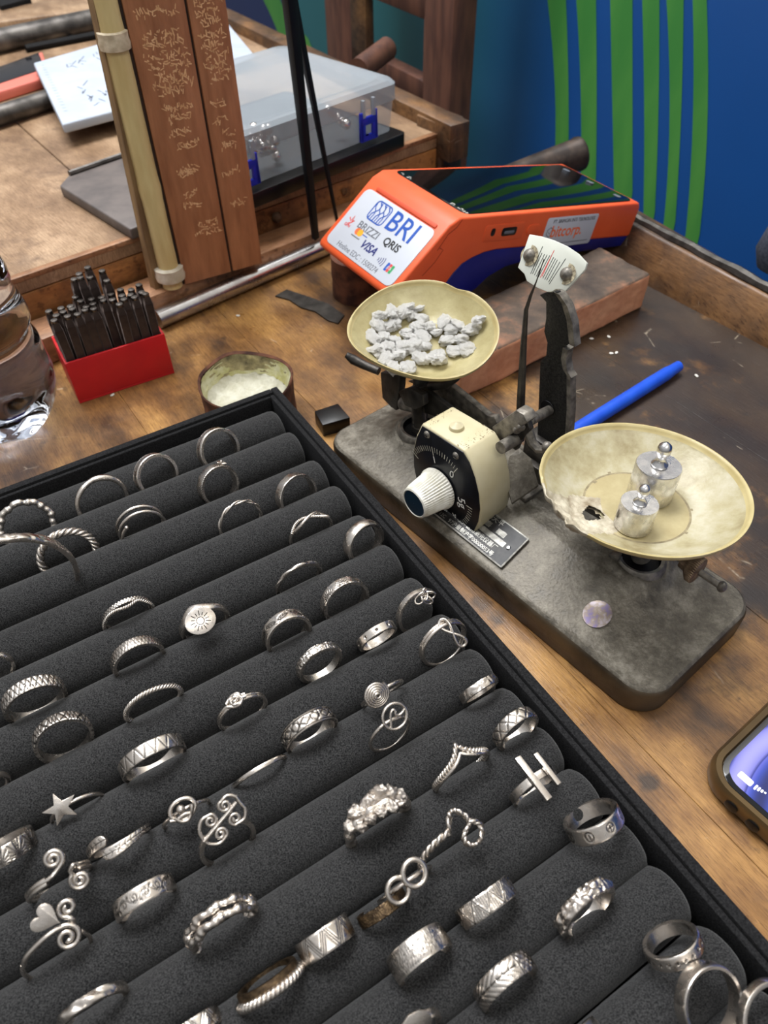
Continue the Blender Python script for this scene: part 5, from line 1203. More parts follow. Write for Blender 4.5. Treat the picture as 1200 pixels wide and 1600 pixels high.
p1o.name = 'weighing_pan'; p2o.name = 'weighing_pan'
p2o['label'] = 'cream pan with a melted hole at its left rim'; p1o['label'] = 'greenish cream pan with a warped rim'
# columns holding the pans
rod(S(-97, 237, 30), pc2 + UP * -.0150, .0045, 'column', 'greyiron'); rod(S(-236, 222, 26), pc1 - UP * .016, .0045, 'column', 'darkiron')

# ---- silver castings in the left pan
T1 = Matrix.Translation(pc1) @ Matrix.Rotation(math.radians(8), 4, ax1)
pts = [(594, 492, 1), (590, 508, .9), (603, 512, 1), (583, 527, .9), (600, 528, 1.1), (616, 506, 1.2), (622, 492, .8), (632, 486, .9), (643, 492, 1.1), (640, 480, .7), (660, 500, 1.0), (652, 512, 1), (634, 520, 1), (617, 533, .9), (605, 545, 1), (592, 550, 1), (583, 548, .7), (602, 563, 1.2), (622, 556, 1.1), (630, 545, 1.1), (645, 543, 1.2), (643, 528, 1), (660, 527, .9), (672, 512, .9), (682, 520, .9), (694, 505, 1.3), (704, 516, 1.1), (716, 508, 1.1), (699, 532, 1.2), (722, 530, 1.2), (728, 546, 1.0), (737, 515, 1.0), (746, 503, .9), (752, 497, .7), (658, 560, 1.1), (684, 559, 1.8), (708, 548, .8), (637, 575, 1.1), (615, 575, .9), (655, 481, .6), (612, 487, .7), (666, 541, .7)]
from mathutils import noise as mnoise
first = None; rng = random.Random(21)
def rdepth(q): return -.013 if q < .52 else -.013 + .013 * ((q - .52) / .48) ** 1.5
variants = []
for vv in range(6):
    bm = bmesh.new(); bmesh.ops.create_icosphere(bm, subdivisions=4, radius=1)
    for v in bm.verts:
        q = v.co.copy(); d = 1 + .38 * mnoise.noise(q * 1.6 + Vector((vv * 7, 0, 0))) + .22 * mnoise.noise(q * 3.6 + Vector((vv * 3, 5, 0))) + .16 * abs(mnoise.noise(q * 5.5 + Vector((1, vv, 0)))) + .09 * mnoise.noise(q * 11); v.co = q * d
        if vv % 3 == 0 and q.z > .3: v.co.z *= .7
    me = bpy.data.meshes.new('silver_nugget'); bm.to_mesh(me); bm.free(); me.materials.append(M['brightsilver'])
    at_ = None; me.polygons.foreach_set('use_smooth', [True] * len(me.polygons)); variants.append(me)
for i, (x, y, sz) in enumerate(pts):
    q0_ = pl(x, y, T1 @ Vector((0, 0, -.009)), T1.to_3x3() @ Vector((0, 0, 1))); lc = T1.inverted() @ q0_; qq = min(.93, lc.xy.length / R1); zf = rdepth(qq)
    q0_ = pl(x, y, T1 @ Vector((0, 0, zf + .0024)), T1.to_3x3() @ Vector((0, 0, 1)))
    o = bpy.data.objects.new('silver_nugget', variants[i % 6]); COL.objects.link(o); o.location = q0_ + UP * (.0006 if 8 < i < 26 else 0)
    s_ = .0037 * sz ** .7; o.scale = (s_ * rng.uniform(.85, 1.45), s_ * rng.uniform(.8, 1.1), s_ * rng.uniform(.6, .85)); o.rotation_euler = (rng.uniform(-.5, .5), rng.uniform(-.5, .5), rng.uniform(0, 6.28))
    tag(o, 'small crumpled lump of bright cast silver heaped in the left balance pan', 'nugget', 'cast silver lumps in the left pan')
# ---- weights in the right pan
T2 = Matrix.Translation(pc2) @ Matrix.Rotation(math.radians(-4), 4, ax2)
def weight(xb, yb, wpx, hmm, lab):
    fl_ = T2 @ Vector((0, 0, -.0123)); nn_ = T2.to_3x3() @ Vector((0, 0, 1)); p = pl(xb, yb, fl_, nn_); sc_ = (p - CAMP).dot(CF) / FPX
    r_ = wpx / 2 * sc_; h_ = hmm / 1000; T_ = Matrix.Translation(p) @ T2.to_3x3().to_4x4()
    wt = thing('brass_weight', lab, 'weight', p); wt.name = 'laboratory_weight'
    MB().lathe([(.0001, 0), (r_ * .9, 0), (r_ * .97, .0005), (r_ * .97, h_ - .0006), (r_ * .94, h_), (r_ * .3, h_), (.0001, h_)], 64, T_).build('weight_body', 'weight', wt)
    k_ = r_ / .0088
    MB().lathe([(r_ * .34, h_ - .0002), (r_ * .36, h_ + .0006 * k_), (r_ * .26, h_ + .0018 * k_), (r_ * .19, h_ + .0034 * k_), (r_ * .20, h_ + .0044 * k_), (r_ * .29, h_ + .0058 * k_), (r_ * .31, h_ + .0074 * k_), (r_ * .26, h_ + .0090 * k_), (r_ * .12, h_ + .0101 * k_), (.0001, h_ + .0104 * k_)], 32, T_).build('lifting_knob', 'weight', wt)
    return T_, r_, h_, wt
Ta = weight(1014, 773, 71, 17.0, 'larger shiny steel weight with ball knob, rear one in the right pan')
Tb = weight(988, 821, 60, 13.0, 'smaller shiny steel weight with ball knob, front one in the right pan')
for (T_, r_, h_, wt), s_, rz in ((Ta, '50', -1.0), (Tb, '20', -1.2)):
    text(s_ + 'g', r_ * .42, T_ @ Matrix.Translation((r_ * .5, r_ * .35, h_ + .00002)) @ Matrix.Rotation(rz + PI / 2 + .6, 4, 'Z'), 'greyink', 'stamped_number', wt, depth=.00001)

# ------------------------------------------------------------------ ring tray
TU = dirv(31.6); TV = Vector((math.sin(math.radians(31.6)), -math.cos(math.radians(31.6)), 0))
def T(u_, v_, z): return TU * (u_ / 1000) + TV * (v_ / 1000) + UP * (z / 1000)
VC = [-317, -293, -267, -242.5, -218.8, -195, -169.5, -146.5, -124, -102, -82, -60.8, -39.6, -18.6, 2.4, 23, 43]
NROLL = 17; VB = 55
tray = thing('ring_tray', 'black flocked ring tray with padded rolls full of silver rings', 'ring tray', T(0, -140, 0))
U0, U1, VA, VZ = -150, 135, -338, VB + 2
tm = MB(); tm.prism([T(a, b_, 0.2) for a, b_ in ((U0, VA), (U1, VA), (U1, VZ), (U0, VZ))], (0, 0, .0035)); tm.build('tray_floor', 'flock', tray, smooth=False)
def wall3(ua, va, ub, vb, ht, name='tray_wall'):
    return MB().prism([T(a, b_, 3.7) for a, b_ in ((ua, va), (ub, va), (ub, vb), (ua, vb))], (0, 0, (ht - 3.7) / 1000)).build(name, 'flock', tray, bevel=.0007)
wall3(U1 - 4.2, VA, U1, VZ, 34.0); wall3(U0, VA, U1 - 4.3, VA + 4.2, 34.0); wall3(U0, VA + 4.3, U0 + 4.2, VZ, 34.0); wall3(U0 + 4.3, VZ - 4.2, U1 - 4.3, VZ, 34.0)
wall3(U1 - 7.0, VA + 4.3, U1 - 4.3, VZ - 4.3, 32.6, 'inner_lining'); wall3(U0 + 4.3, VA + 4.3, U1 - 7.1, VA + 6.4, 32.6, 'inner_lining')
rng = random.Random(8)
def roll_mesh():
    mb = MB(); L = 125.4 - (U0 + 8); R_ = 10.9; prof = [(.01, 0), (R_ * .55, .15), (R_ * .84, .9), (R_ * .95, 2.0), (R_, 4.2)]
    for k in range(1, 40): prof.append((R_ * (1 + .004 * math.sin(k * 1.7)), 4.2 + (L - 8.4) * k / 40))
    prof += [(R_, L - 4.2), (R_ * .95, L - 2.0), (R_ * .84, L - .9), (R_ * .55, L - .15), (.01, L)]
    f_ = fr(Vector((0, 0, 0)), TV, -UP); mb.lathe([(a / 1000, b_ / 1000) for a, b_ in prof], 56, f_); return mb
f_test = fr(Vector((0, 0, 0)), TV, -UP).to_3x3() @ Vector((0, 0, 1))
base_roll = roll_mesh().build('foam_roll', 'foam', keep=True)
sgn = 1 if f_test.dot(TU) > 0 else -1
for i in range(NROLL):
    o = base_roll if i == 0 else base_roll.copy()
    if i: COL.objects.link(o)
    o.location = T((U0 + 8) if sgn > 0 else 125.4, VC[i], 33 - 10.9); o.rotation_euler = (0, 0, rng.uniform(-.004, .004)); adopt(o, tray)

# ------------------------------------------------------------------ rings
TWIST = {1: 14, 2: 14, 3: 8, 5: 12, 6: 12, 9: 6, 11: 8}
def rframe(k):
    u_, v_, z_, R_, tau, wb_ = RP[k]; t = math.radians(tau); w3 = UP * math.cos(t) - TV * math.sin(t); nb = -(TV * math.cos(t) + UP * math.sin(t))
    m = Matrix((TU, nb, w3)).transposed().to_4x4(); m.translation = T(u_, v_, z_)
    if k in TWIST: m = m @ Matrix.Rotation(math.radians(TWIST[k]), 4, 'Z')
    return m, R_, wb_
# local frame: x along the roll (right), y ring axis away from the viewer, z up; millimetres
def segd(X, Y, segs):
    d = np.full(X.shape, 1e9)
    for (x0, y0, x1, y1) in segs:
        dx, dy = x1 - x0, y1 - y0; L2 = dx * dx + dy * dy + 1e-9; t = np.clip(((X - x0) * dx + (Y - y0) * dy) / L2, 0, 1)
        d = np.minimum(d, np.hypot(X - x0 - t * dx, Y - y0 - t * dy))
    return d
def per(A, Tn): return (A + Tn / 2) % Tn - Tn / 2
def vnoise(A, Y, s_, seed=0):
    out = np.zeros(A.shape); f = out.ravel(); a, y = A.ravel(), Y.ravel()
    for i in range(len(f)): f[i] = mnoise.noise(Vector((a[i] * s_, y[i] * s_, seed)))
    return out
def cut(d, w_=.22, dep=.22): g = np.exp(-(d / w_) ** 2); return -dep * g, g
def P_plain(A, Y, H): return A * 0, A * 0
def P_hammer(A, Y, H, s_=.55, dep=.35, seed=0):
    n1_ = vnoise(A, Y, s_, seed); n2_ = vnoise(A, Y, s_ * 2, seed + 5); return dep * (np.abs(n1_) * 1.6 + .3 * n2_), np.clip(.25 - np.abs(n1_) * 2, 0, 1)
def P_lat(per_, H0=None, w_=.2, dep=.25, rim=0):
    def f(A, Y, H):
        s_ = per_; k = 2 * H / s_
        d1 = np.abs(per(A + Y * s_ / (2 * H), s_)) * math.cos(math.atan(s_ / (2 * H))); d2 = np.abs(per(A - Y * s_ / (2 * H), s_)) * math.cos(math.atan(s_ / (2 * H)))
        h_, g = cut(np.minimum(d1, d2), w_, dep)
        if rim: h2, g2 = cut(np.abs(np.abs(Y) - H + rim), w_, dep); return np.minimum(h_, h2), np.maximum(g, g2)
        return h_, g
    return f
def P_zig(per_, w_=.2, dep=.22, extra=None):
    def f(A, Y, H):
        s_ = per_; a = per(A, s_); X = np.abs(a); d = segd(X, Y, [(0, H, s_ / 2, -H)]); h_, g = cut(d, w_, dep)
        if extra == 'dots':
            gx, gy = per(A, .8), per(Y + .4 * (np.floor(A / .8) % 2), .8); q = np.exp(-((gx ** 2 + gy ** 2) / .05)); ins = ((np.abs(Y) < H * .92) & (d > .55)); h_ = h_ - .2 * q * ins; g = np.maximum(g, q * ins * .9)
            h_ += .15 * (d < .5)
        if extra == 'chev':
            d2 = np.abs(d - .7); h2, g2 = cut(d2, w_ * .8, dep); h_ = np.minimum(h_, h2); g = np.maximum(g, g2)
        return h_, g
    return f
def P_her(A, Y, H):
    s_ = 1.9; a = A + .6 * np.sin(A * .9); d = np.minimum(np.abs(per(a + .35 * Y, s_)), np.abs(per(a - .45 * Y + .5, s_ * 1.13))); return cut(d, .24, .3)
def P_sun(A, Y, H):
    s_ = 8.5; a = per(A, s_); r_ = np.hypot(a, Y + H * .9); th_ = np.arctan2(Y + H * .9, a); ray_ = np.abs(per(th_, .36)) * r_; m_ = (r_ > 1.6) & (r_ < 3.1 + .5 * np.cos(th_ * 17)); d = np.where(m_, ray_, 9); d = np.minimum(d, np.abs(r_ - 1.15)); return cut(d, .2, .25)
def P_leaf(A, Y, H):
    s_ = 6.5; a = per(A, s_); Yr = Y * np.where((np.floor((A + s_ / 2) / s_) % 2) == 0, 1, -1)
    x = a * .9 + Yr * .35; y = Yr * .9 - a * .30; e_ = (x / 2.3) ** 2 + (y / .95) ** 2; d = np.abs(np.sqrt(e_ + 1e-6) - 1) * .95
    vein = np.where(e_ < .8, np.minimum(np.abs(y), np.abs(per(x + np.abs(y), .62))), 9); d = np.minimum(d, vein); d = np.minimum(d, np.where(e_ > 1, np.abs(Y - .8 * H * np.sin(A * 2 * PI / 13)), 9)); return cut(d, .17, .2)
def P_holes(A, Y, H): a = per(A + 1.3, 6.0); r_ = np.hypot(a, Y * 1.0); g = np.exp(-(r_ / .55) ** 4); return -.5 * g, g
def P_rim(inner):
    def f(A, Y, H):
        h2, g2 = cut(np.abs(np.abs(Y) - H + .75), .2, .25); h_, g = inner(A, Y, H); m_ = np.abs(Y) < H - .9; return np.where(m_, h_, 0) + h2, np.maximum(np.where(m_, g, 0), g2)
    return f
def P_stip(A, Y, H): n_ = vnoise(A, Y, 2.6, 3); return .22 * n_, np.clip(-n_ * 2.2 - .1, 0, .9)
def P_heart(A, Y, H):
    s_ = 9.0; a = per(A + 1.5, s_); e_ = np.abs(Y) / (H * .55) + np.abs(a) / 2.4; d = np.abs(e_ - 1) * .9; b_ = per(A + 1.5 + s_ / 2, s_)
    hx, hy = b_ / 1.7, Y / (H * .62); q = (hx ** 2 + hy ** 2 - 1) ** 3 - hx ** 2 * hy ** 3; d2 = np.where(np.abs(q) < .5, np.abs(q) * 1.2, 9)
    d3 = np.where((np.abs(a) > 2.6) & (np.abs(b_) > 1.9), np.abs(per(a + .25 * Y ** 2, .8)), 9); h_, g = cut(np.minimum(np.minimum(d, d2), d3), .2, .28)
    return h_ + .12 * (e_ < .9), g
def P_vine(A, Y, H):
    s_ = 8.0; yv = .45 * H * np.sin(A * 2 * PI / s_); d = np.abs(Y - yv) * .85
    for sg_, of in ((1, 0), (-1, s_ / 2)):
        a = per(A - of - s_ * .25, s_); yy = Y * sg_ + H * .12; r_ = np.hypot(a, yy); th_ = np.arctan2(yy, a); sp_ = np.abs(per(r_ - .55 * th_ / (2 * PI) * 1.6, .88)); d = np.minimum(d, np.where(r_ < 1.35, sp_, 9))
        a = per(A - of - s_ * .47, s_); yy = Y * sg_ - H * .45; r_ = np.hypot(a, yy); d = np.minimum(d, np.where(r_ < .6, np.abs(per(np.arctan2(yy, a), PI / 3)) * r_, 9))
    return cut(d, .19, .24)
def P_star(A, Y, H): a = per(A, 2.7); r_ = np.hypot(a, Y); th_ = np.arctan2(Y, a); g = np.where(r_ < .75, np.clip(1 - np.abs(per(th_, 2 * PI / 5)) * r_ * 4.0, 0, 1), 0); return -.3 * g, g
def P_screw(A, Y, H):
    s_ = 8.2; a = per(A, s_); r_ = np.hypot(a, Y); d = np.abs(r_ - 1.45); n_ = np.floor((A + s_ / 2) / s_) % 2; bar_ = np.where((np.abs(Y) < .9), np.abs(a), 9); bar2 = np.where((np.abs(a) < .9) & (n_ == 0), np.abs(Y), 9)
    d = np.minimum(d, np.minimum(bar_, bar2)); h_, g = cut(d, .2, .28); b_ = per(A + s_ / 2, s_); return h_, g
def P_feath(A, Y, H):
    d = np.where(A < 3.5, np.minimum(np.abs(Y) + 0 * A, np.abs(per(A - np.abs(Y) * 1.3, 2.3)) * .8), 9); d = np.minimum(d, np.abs(A - 4.2)); d = np.minimum(d, np.where(A > 4.5, np.minimum(np.abs(per(A - Y, 2.4)), np.abs(per(A + Y, 2.4))) * .7, 9)); return cut(d, .2, .25)
def P_slash(A, Y, H): d = np.minimum(np.abs(per(A + .9 * Y, 1.25)), np.where(np.sin(A * .8) > 0, np.abs(per(A - .9 * Y, 1.25)), 9)); return cut(d, .16, .2)
def P_bead(A, Y, H): h2, g2 = cut(np.abs(np.abs(Y) - H + .7), .16, .2); a = per(A, 1.5); d = np.abs(np.abs(Y - .25 * np.cos(A * 4.2)) - .2); h_, g = cut(np.where(np.abs(Y) < H - .8, d, 9), .16, .22); return h_ + h2, np.maximum(g, g2)
def P_facet(A, Y, H): a = per(A, 7.0); h_ = -.03 * np.abs(a) ** 1.5; d = np.where(np.abs(A) < 3, np.abs(per(A + Y, 1.6)), 9); h2, g = cut(d, .15, .12); return h_ + h2, g * .6
def P_palm(A, Y, H): a = per(A, 6.0); th_ = np.arctan2(Y + H * .6, a); r_ = np.hypot(a, Y + H * .6); d = np.where(r_ < H * 1.7, np.abs(per(th_, .42)) * r_, 9); d = np.minimum(d, np.where(np.abs(a) < .5, np.abs(per(Y, .7)), 9)); return cut(d, .22, .26)
def P_fern(A, Y, H): d = np.minimum(np.abs(Y), np.where(np.abs(Y) < H * .6, np.abs(per(np.abs(A) - np.abs(Y) * .8, 2.1)), 9)); return cut(d, .15, .16)
def P_twistflat(A, Y, H): return .25 * np.sin(A * .8 + Y * 1.6), np.clip(np.sin(A * .8 + Y * 1.6 + PI) * .3, 0, 1)

def band(k, pat=P_plain, th=1.45, dome=.25, arc=None, NT=300, NS=17, lump=0, name='band', par=None, yoff=0, wd=None, dR=0, mat='silver', taper=None, wob=None):
    m, R_, wb_ = rframe(k); R_ += dR; H = (wd or wb_) / 2; mb = MB()
    full = arc is None; a0, a1 = (90 - 180, 90 + 180) if full else arc
    th_ = np.radians(np.linspace(a1, a0, NT, endpoint=not full)); ys = np.linspace(-1, 1, NS)
    Hs = np.full(NT, H) if taper is None else np.array([H * taper(90 - math.degrees(t)) for t in th_])
    TH, YS = np.meshgrid(th_, ys, indexing='ij'); Yv = YS * Hs[:, None]; A = (PI / 2 - TH) * R_
    h_, g = pat(A, Yv, H); edge = np.clip((1 - np.abs(YS)) / .12, 0, 1); h_ = h_ * np.clip(edge + .2, 0, 1)
    r_ = R_ + dome * (1 - YS ** 2) - .25 * (1 - np.sqrt(np.clip(edge, 0, 1))) + h_
    if lump: r_ = r_ + lump * vnoise(A, Yv, .35, k)
    yo = yoff + (np.array([wob(90 - math.degrees(t)) for t in th_])[:, None] if wob else 0)
    X, Z, YY = r_ * np.cos(TH), r_ * np.sin(TH), Yv + yo
    ri = R_ - th; yi = np.array([.94, .5, 0, -.5, -.94]); THi, YI = np.meshgrid(th_, yi, indexing='ij'); Xi, Zi, Yi = (ri - .12 * (1 - np.abs(YI) ** 4) * -1 * 0) * np.cos(THi), ri * np.sin(THi), YI * Hs[:, None] + yo
    n_s = NS + 5; V = np.stack([np.concatenate([X, Xi], 1), np.concatenate([YY, Yi], 1), np.concatenate([Z, Zi], 1)], -1).reshape(-1, 3) / 1000
    mb.v = [m @ Vector(p) for p in V.tolist()]; mb.pat = np.concatenate([np.clip(g, 0, 1) * .9, np.zeros((NT, 5))], 1).reshape(-1)
    for i in range(NT if full else NT - 1):
        i2 = (i + 1) % NT
        for j in range(n_s): j2 = (j + 1) % n_s; mb.f.append((i * n_s + j, i2 * n_s + j, i2 * n_s + j2, i * n_s + j2))
    if not full: mb.f.append(tuple(range(n_s))); mb.f.append(tuple((NT - 1) * n_s + j for j in reversed(range(n_s))))
    mb.m = [0] * len(mb.f); return mb.build(name, mat, par, angle=42)
def rpt(k, deg, y=0.0, dr=0.0):
    m, R_, wb_ = rframe(k); a = math.radians(deg); return m @ Vector(((R_ + dr) * math.cos(a) / 1000, y / 1000, (R_ + dr) * math.sin(a) / 1000))
def wire(k, r_, a0=None, a1=None, y=lambda a: 0, dr=lambda a: 0, N=120, name='band', par=None, mb=None, mat='silver', rad=None, n=10):
    if rad: r0f = rad; rad = lambda a: r0f(a) * 1.18
    r_ = r_ * 1.18
    full = a0 is None; A0, A1 = (0, 360) if full else (a0, a1); q = mb or MB()
    aa = [A0 + (A1 - A0) * i / N for i in range(N if full else N + 1)]
    q.tube([rpt(k, a, y(a), dr(a)) for a in aa], [(rad(a) if rad else r_) / 1000 for a in aa], n, closed=full)
    return q if mb else q.build(name, mat, par, angle=70)
def rope(k, r_, strands=2, pitch=4.0, sr=None, a0=None, a1=None, y=lambda a: 0, dr=lambda a: 0, N=260, name='band', par=None, mb=None, mat='silver'):
    """strands twisted round the ring line; r_ = offset of the strands, sr = strand radius, pitch in mm per turn"""
    m, R_, wb_ = rframe(k); q = mb or MB(); full = a0 is None; A0, A1 = (0, 360) if full else (a0, a1); turns = round(math.radians(A1 - A0) * R_ / pitch); sr = (sr or r_) * 1.15; r_ = r_ * 1.12
    for s_ in range(strands):
        P = []
        for i in range(N if full else N + 1):
            a = A0 + (A1 - A0) * i / N; ph_ = 2 * PI * (s_ / strands + turns * i / N); P.append(rpt(k, a, y(a) + r_ * math.cos(ph_), dr(a) + r_ * math.sin(ph_)))
        q.tube(P, sr / 1000, 8, closed=full)
    return q if mb else q.build(name, mat, par, angle=70)
def oframe(k, deg, y=0, dr=0, rot=0):
    """tangent frame on the ring: x towards the right, y towards the back, z outwards"""
    m, R_, wb_ = rframe(k); a = math.radians(deg); m3 = m.to_3x3(); out = m3 @ Vector((math.cos(a), 0, math.sin(a))); ry = m3 @ Vector((0, 1, 0)); tx_ = ry.cross(out)
    f_ = fr(rpt(k, deg, y, dr), tx_, ry); return f_ @ Matrix.Rotation(math.radians(rot), 4, 'Z')
def ow(f_, pts, r_, mb=None, closed=False, curve=None, n=10):
    """wire ornament from points (mm) in a tangent frame"""
    q = mb if mb is not None else MB(); P = []; r_ = [v * 1.15 for v in r_] if isinstance(r_, list) else r_ * 1.15
    for p in pts:
        z = p[2] if len(p) > 2 else 0
        if curve: z -= (p[0] ** 2) / (2 * curve)
        P.append(f_ @ Vector((p[0] / 1000, p[1] / 1000, z / 1000)))
    q.tube(P, r_ / 1000 if not isinstance(r_, list) else [v / 1000 for v in r_], n, closed=closed); return q
def lo(f_, P): p = f_.inverted() @ P; return (p.x * 1000, p.y * 1000, p.z * 1000)
def spiral(cx, cy, r0_, r1_, turns, a0, n=40, sg=1): return [(cx + (r0_ + (r1_ - r0_) * i / n) * math.cos(a0 + sg * 2 * PI * turns * i / n), cy + (r0_ + (r1_ - r0_) * i / n) * math.sin(a0 + sg * 2 * PI * turns * i / n)) for i in range(n + 1)]
def bez(*P, n=24):
    out = []
    P = [Vector((p[0], p[1], p[2] if len(p) > 2 else 0)) for p in P]; pp_ = [P[0] * 2 - P[1]] + P + [P[-1] * 2 - P[-2]]
    for i in range(1, len(pp_) - 2):
        for j in range(n // 2):
            t = j / (n // 2); a, b_, c_, d_ = pp_[i - 1:i + 3]; out.append(.5 * ((2 * b_) + (c_ - a) * t + (2 * a - 5 * b_ + 4 * c_ - d_) * t * t + (3 * b_ - a - 3 * c_ + d_) * t ** 3))
    out.append(P[-1]); return [tuple(p) for p in out]
def silver_mesh(m): c = m.copy(); c.materials.clear(); c.materials.append(M['silver']); return c
lumps = [silver_mesh(m) for m in variants]
RINGS = {}
def R(k, lab, multi=False, name='finger_ring', cat='ring'):
    """register a ring: an Empty for rings with parts, or tags for a single band"""
    if multi:
        m, R_, wb_ = rframe(k); return thing(name, lab, cat, rpt(k, 270), 'silver rings in the tray')
    return lab
def one(o, lab, name='finger_ring', cat='ring'): o.name = name; return tag(o, lab, cat, 'silver rings in the tray')
def opart(f_, poly, th, name, par, lift=0, bev=.00015, mat='silver'):
    P = [f_ @ Vector((a / 1000, b_ / 1000, lift / 1000)) for a, b_ in poly]; return MB().prism(P, (f_.to_3x3() @ Vector((0, 0, 1))) * (th / 1000)).build(name, mat, par, bevel=bev)

one(band(1, P_bead, th=1.7), 'silver band with beaded centre line, nearest the top corner of the tray')
one(band(2, P_bead, dome=.1, th=1.7), 'silver band with scalloped pattern, top row, second from the tray corner')
o = R(3, 'smooth silver ring with two overlapping twisted strands, top row', True)
wire(3, 1.0, 60, 300, par=o, name='band', rad=lambda a: 1.0); q = wire(3, .95, 100, -62, y=lambda a: .9 * math.sin(math.radians(a - 100) * 1.6), dr=lambda a: .3 * math.cos(math.radians(a - 60) * 2), rad=lambda a: .95 + .45 * math.exp(-((a - 70) / 40) ** 2)); q.name = 'strand'; adopt(q, o)
q = wire(3, .8, 175, 60, y=lambda a: -.9 * math.sin(math.radians(a - 60) * 1.4), dr=lambda a: .2, rad=lambda a: .9 + .35 * math.exp(-((a - 120) / 30) ** 2)); q.name = 'strand'; adopt(q, o)
one(wire(4, 1.15, dr=lambda a: .35 * math.sin(math.radians(a) * 9), rad=lambda a: 1.45 + .16 * math.sin(math.radians(a) * 13) + .14 * math.sin(math.radians(a) * 23), N=220, n=7), 'thick knobbly hammered silver ring at the left edge, top row of the tray')
o = R(5, 'silver band with slashed pattern and small folded leaf on top', True); band(5, P_slash, par=o)
f_ = oframe(5, 62, .3, .8, -20)
for rt, tl in ((-18, .55), (38, -.1)):
    ff = f_ @ Matrix.Rotation(math.radians(rt), 4, 'Z') @ Matrix.Rotation(tl, 4, 'X'); opart(ff, [(-2.6, 0), (-1.6, .8), (0, 1.15), (1.6, .9), (3.0, 0), (1.6, -.9), (0, -1.15), (-1.6, -.8)], .4, 'leaf', o)
MB().ball(f_ @ Vector((0, 0, .0009)), .0007).build('bead', 'silver', o)
one(band(6, P_facet, dome=.1), 'silver band with angular facets, third roll from the top, nearest the right wall')
o = R(7, 'open silver coil ring of three turns with tiny ball tips', True)
C_ = [(205 - a * 1.0) for a in range(0, 800, 5)]
q = MB(); yy = lambda a: 5.6 - 10.2 * (205 - a) / 800
q.tube([rpt(7, a, yy(a)) for a in C_], .00085, 8); q.build('band', 'silver', o, angle=70)
for a in (C_[0], C_[-1]): MB().ball(rpt(7, a, yy(a)), .0011).build('ball_tip', 'silver', o)
one(rope(8, .95, 3, 8.5, .85), 'braided silver ring half behind the large bangle')
one(rope(9, .42, 2, 13, .55), 'slender silver ring of two loosely twisted wires, alone mid-roll')
o = R(10, 'silver crossover ring with one smooth and one stippled strand', True)
wire(10, .75, 150, 390, par=o); q = wire(10, .7, 28, 152, y=lambda a: 1.5 * math.sin(math.radians(a - 28) * 360 / 124), dr=lambda a: .5 * math.cos(math.radians(a - 90) * 3)); q.name = 'smooth_strand'; adopt(q, o)
q = wire(10, .7, 28, 152, y=lambda a: -1.5 * math.sin(math.radians(a - 28) * 360 / 124), rad=lambda a: .7 + .12 * math.sin(a * 1.6), N=200); q.name = 'beaded_strand'; adopt(q, o)
one(band(11, P_plain, dome=.75, lump=.12), 'plain wide domed silver band near the right wall of the tray')
one(band(12, P_twistflat, wd=1.7, dome=.5), 'thin smooth twisted silver band half sunk between rolls, above the sun band')
one(band(13, P_sun, dome=.1), 'flat silver band engraved with half suns')
# bangle
b14 = band(14, lambda A, Y, H: P_hammer(A, Y, H, .22, .5), th=1.6, dome=.6, NT=360, wd=4.6); b14.name = 'silver_bangle'; tag(b14, 'large hammered silver bangle standing in the tray at the left edge', 'bangle')
o = R(15, 'silver band joined to a wavy rope wire dipping at its middle', True); band(15, P_lat(1.5, w_=.14, dep=.16), par=o, wd=2.2, yoff=.9, dome=.1)
rope(15, .38, 2, 2.2, .42, y=lambda a: -1.1 - 1.3 * math.exp(-((a - 88) / 22) ** 2) * (1 if abs(a - 88) < 90 else 0) + .9 * math.exp(-((a - 55) / 15) ** 2), name='rope_wire', par=o, N=400)
o = R(16, 'silver signet ring with oval face engraved with a small sun', True)
band(16, P_plain, dome=.4, par=o, wd=3.2, taper=lambda d: 1 + 1.7 * math.exp(-(d + 18) ** 2 / 700), lump=.0)
f_ = fr(at(313, 970, .0435), TU, UP * .55 - TV * .83); ep = [(6.6 * math.cos(a), 5.6 * math.sin(a)) for a in np.linspace(0, 2 * PI, 40)[:-1]]; fc = opart(f_, ep, .9, 'signet_face', o, -.3, .00025)
en = MB(); f2_ = f_ @ Matrix.Translation((0, 0, .00062)); stroke(en, [(1.6 * math.cos(a), 1.6 * math.sin(a)) for a in np.linspace(0, 2 * PI, 24)[:-1]], .34, f2_, True)
for i in range(14): a = 2 * PI * i / 14; L_ = 4.4 if i % 2 else 3.7; stroke(en, [(2.2 * math.cos(a), 2.2 * math.sin(a)), (L_ * math.cos(a), L_ * math.sin(a))], .36, f2_)
M['patina'] = pmat('dark_patina', (52, 48, 44), None, rough=.5, metal=.6); en.build('engraved_sun', 'patina', fc, smooth=False)
one(band(17, P_lat(1.5, w_=.12, dep=.12), dome=.15), 'silver band with fine faint crosshatching')
one(band(18, P_leaf, dome=.15), 'silver band engraved with a vine of pointed leaves')
one(band(19, lambda A, Y, H: P_hammer(A, Y, H, .7, .35, 2)), 'narrow dimpled silver band showing its bright inside')
one(band(20, P_holes, dome=.0), 'flat silver band pierced with small round holes')
o = R(21, 'flat silver band ending in an openwork wire knot, by the right wall', True); band(21, P_plain, dome=.05, par=o, arc=(40, 300))
f_ = fr(at(664, 933, .040), TU, (UP * .75 - TV * .66)); ow_s = MB(); q = MB()
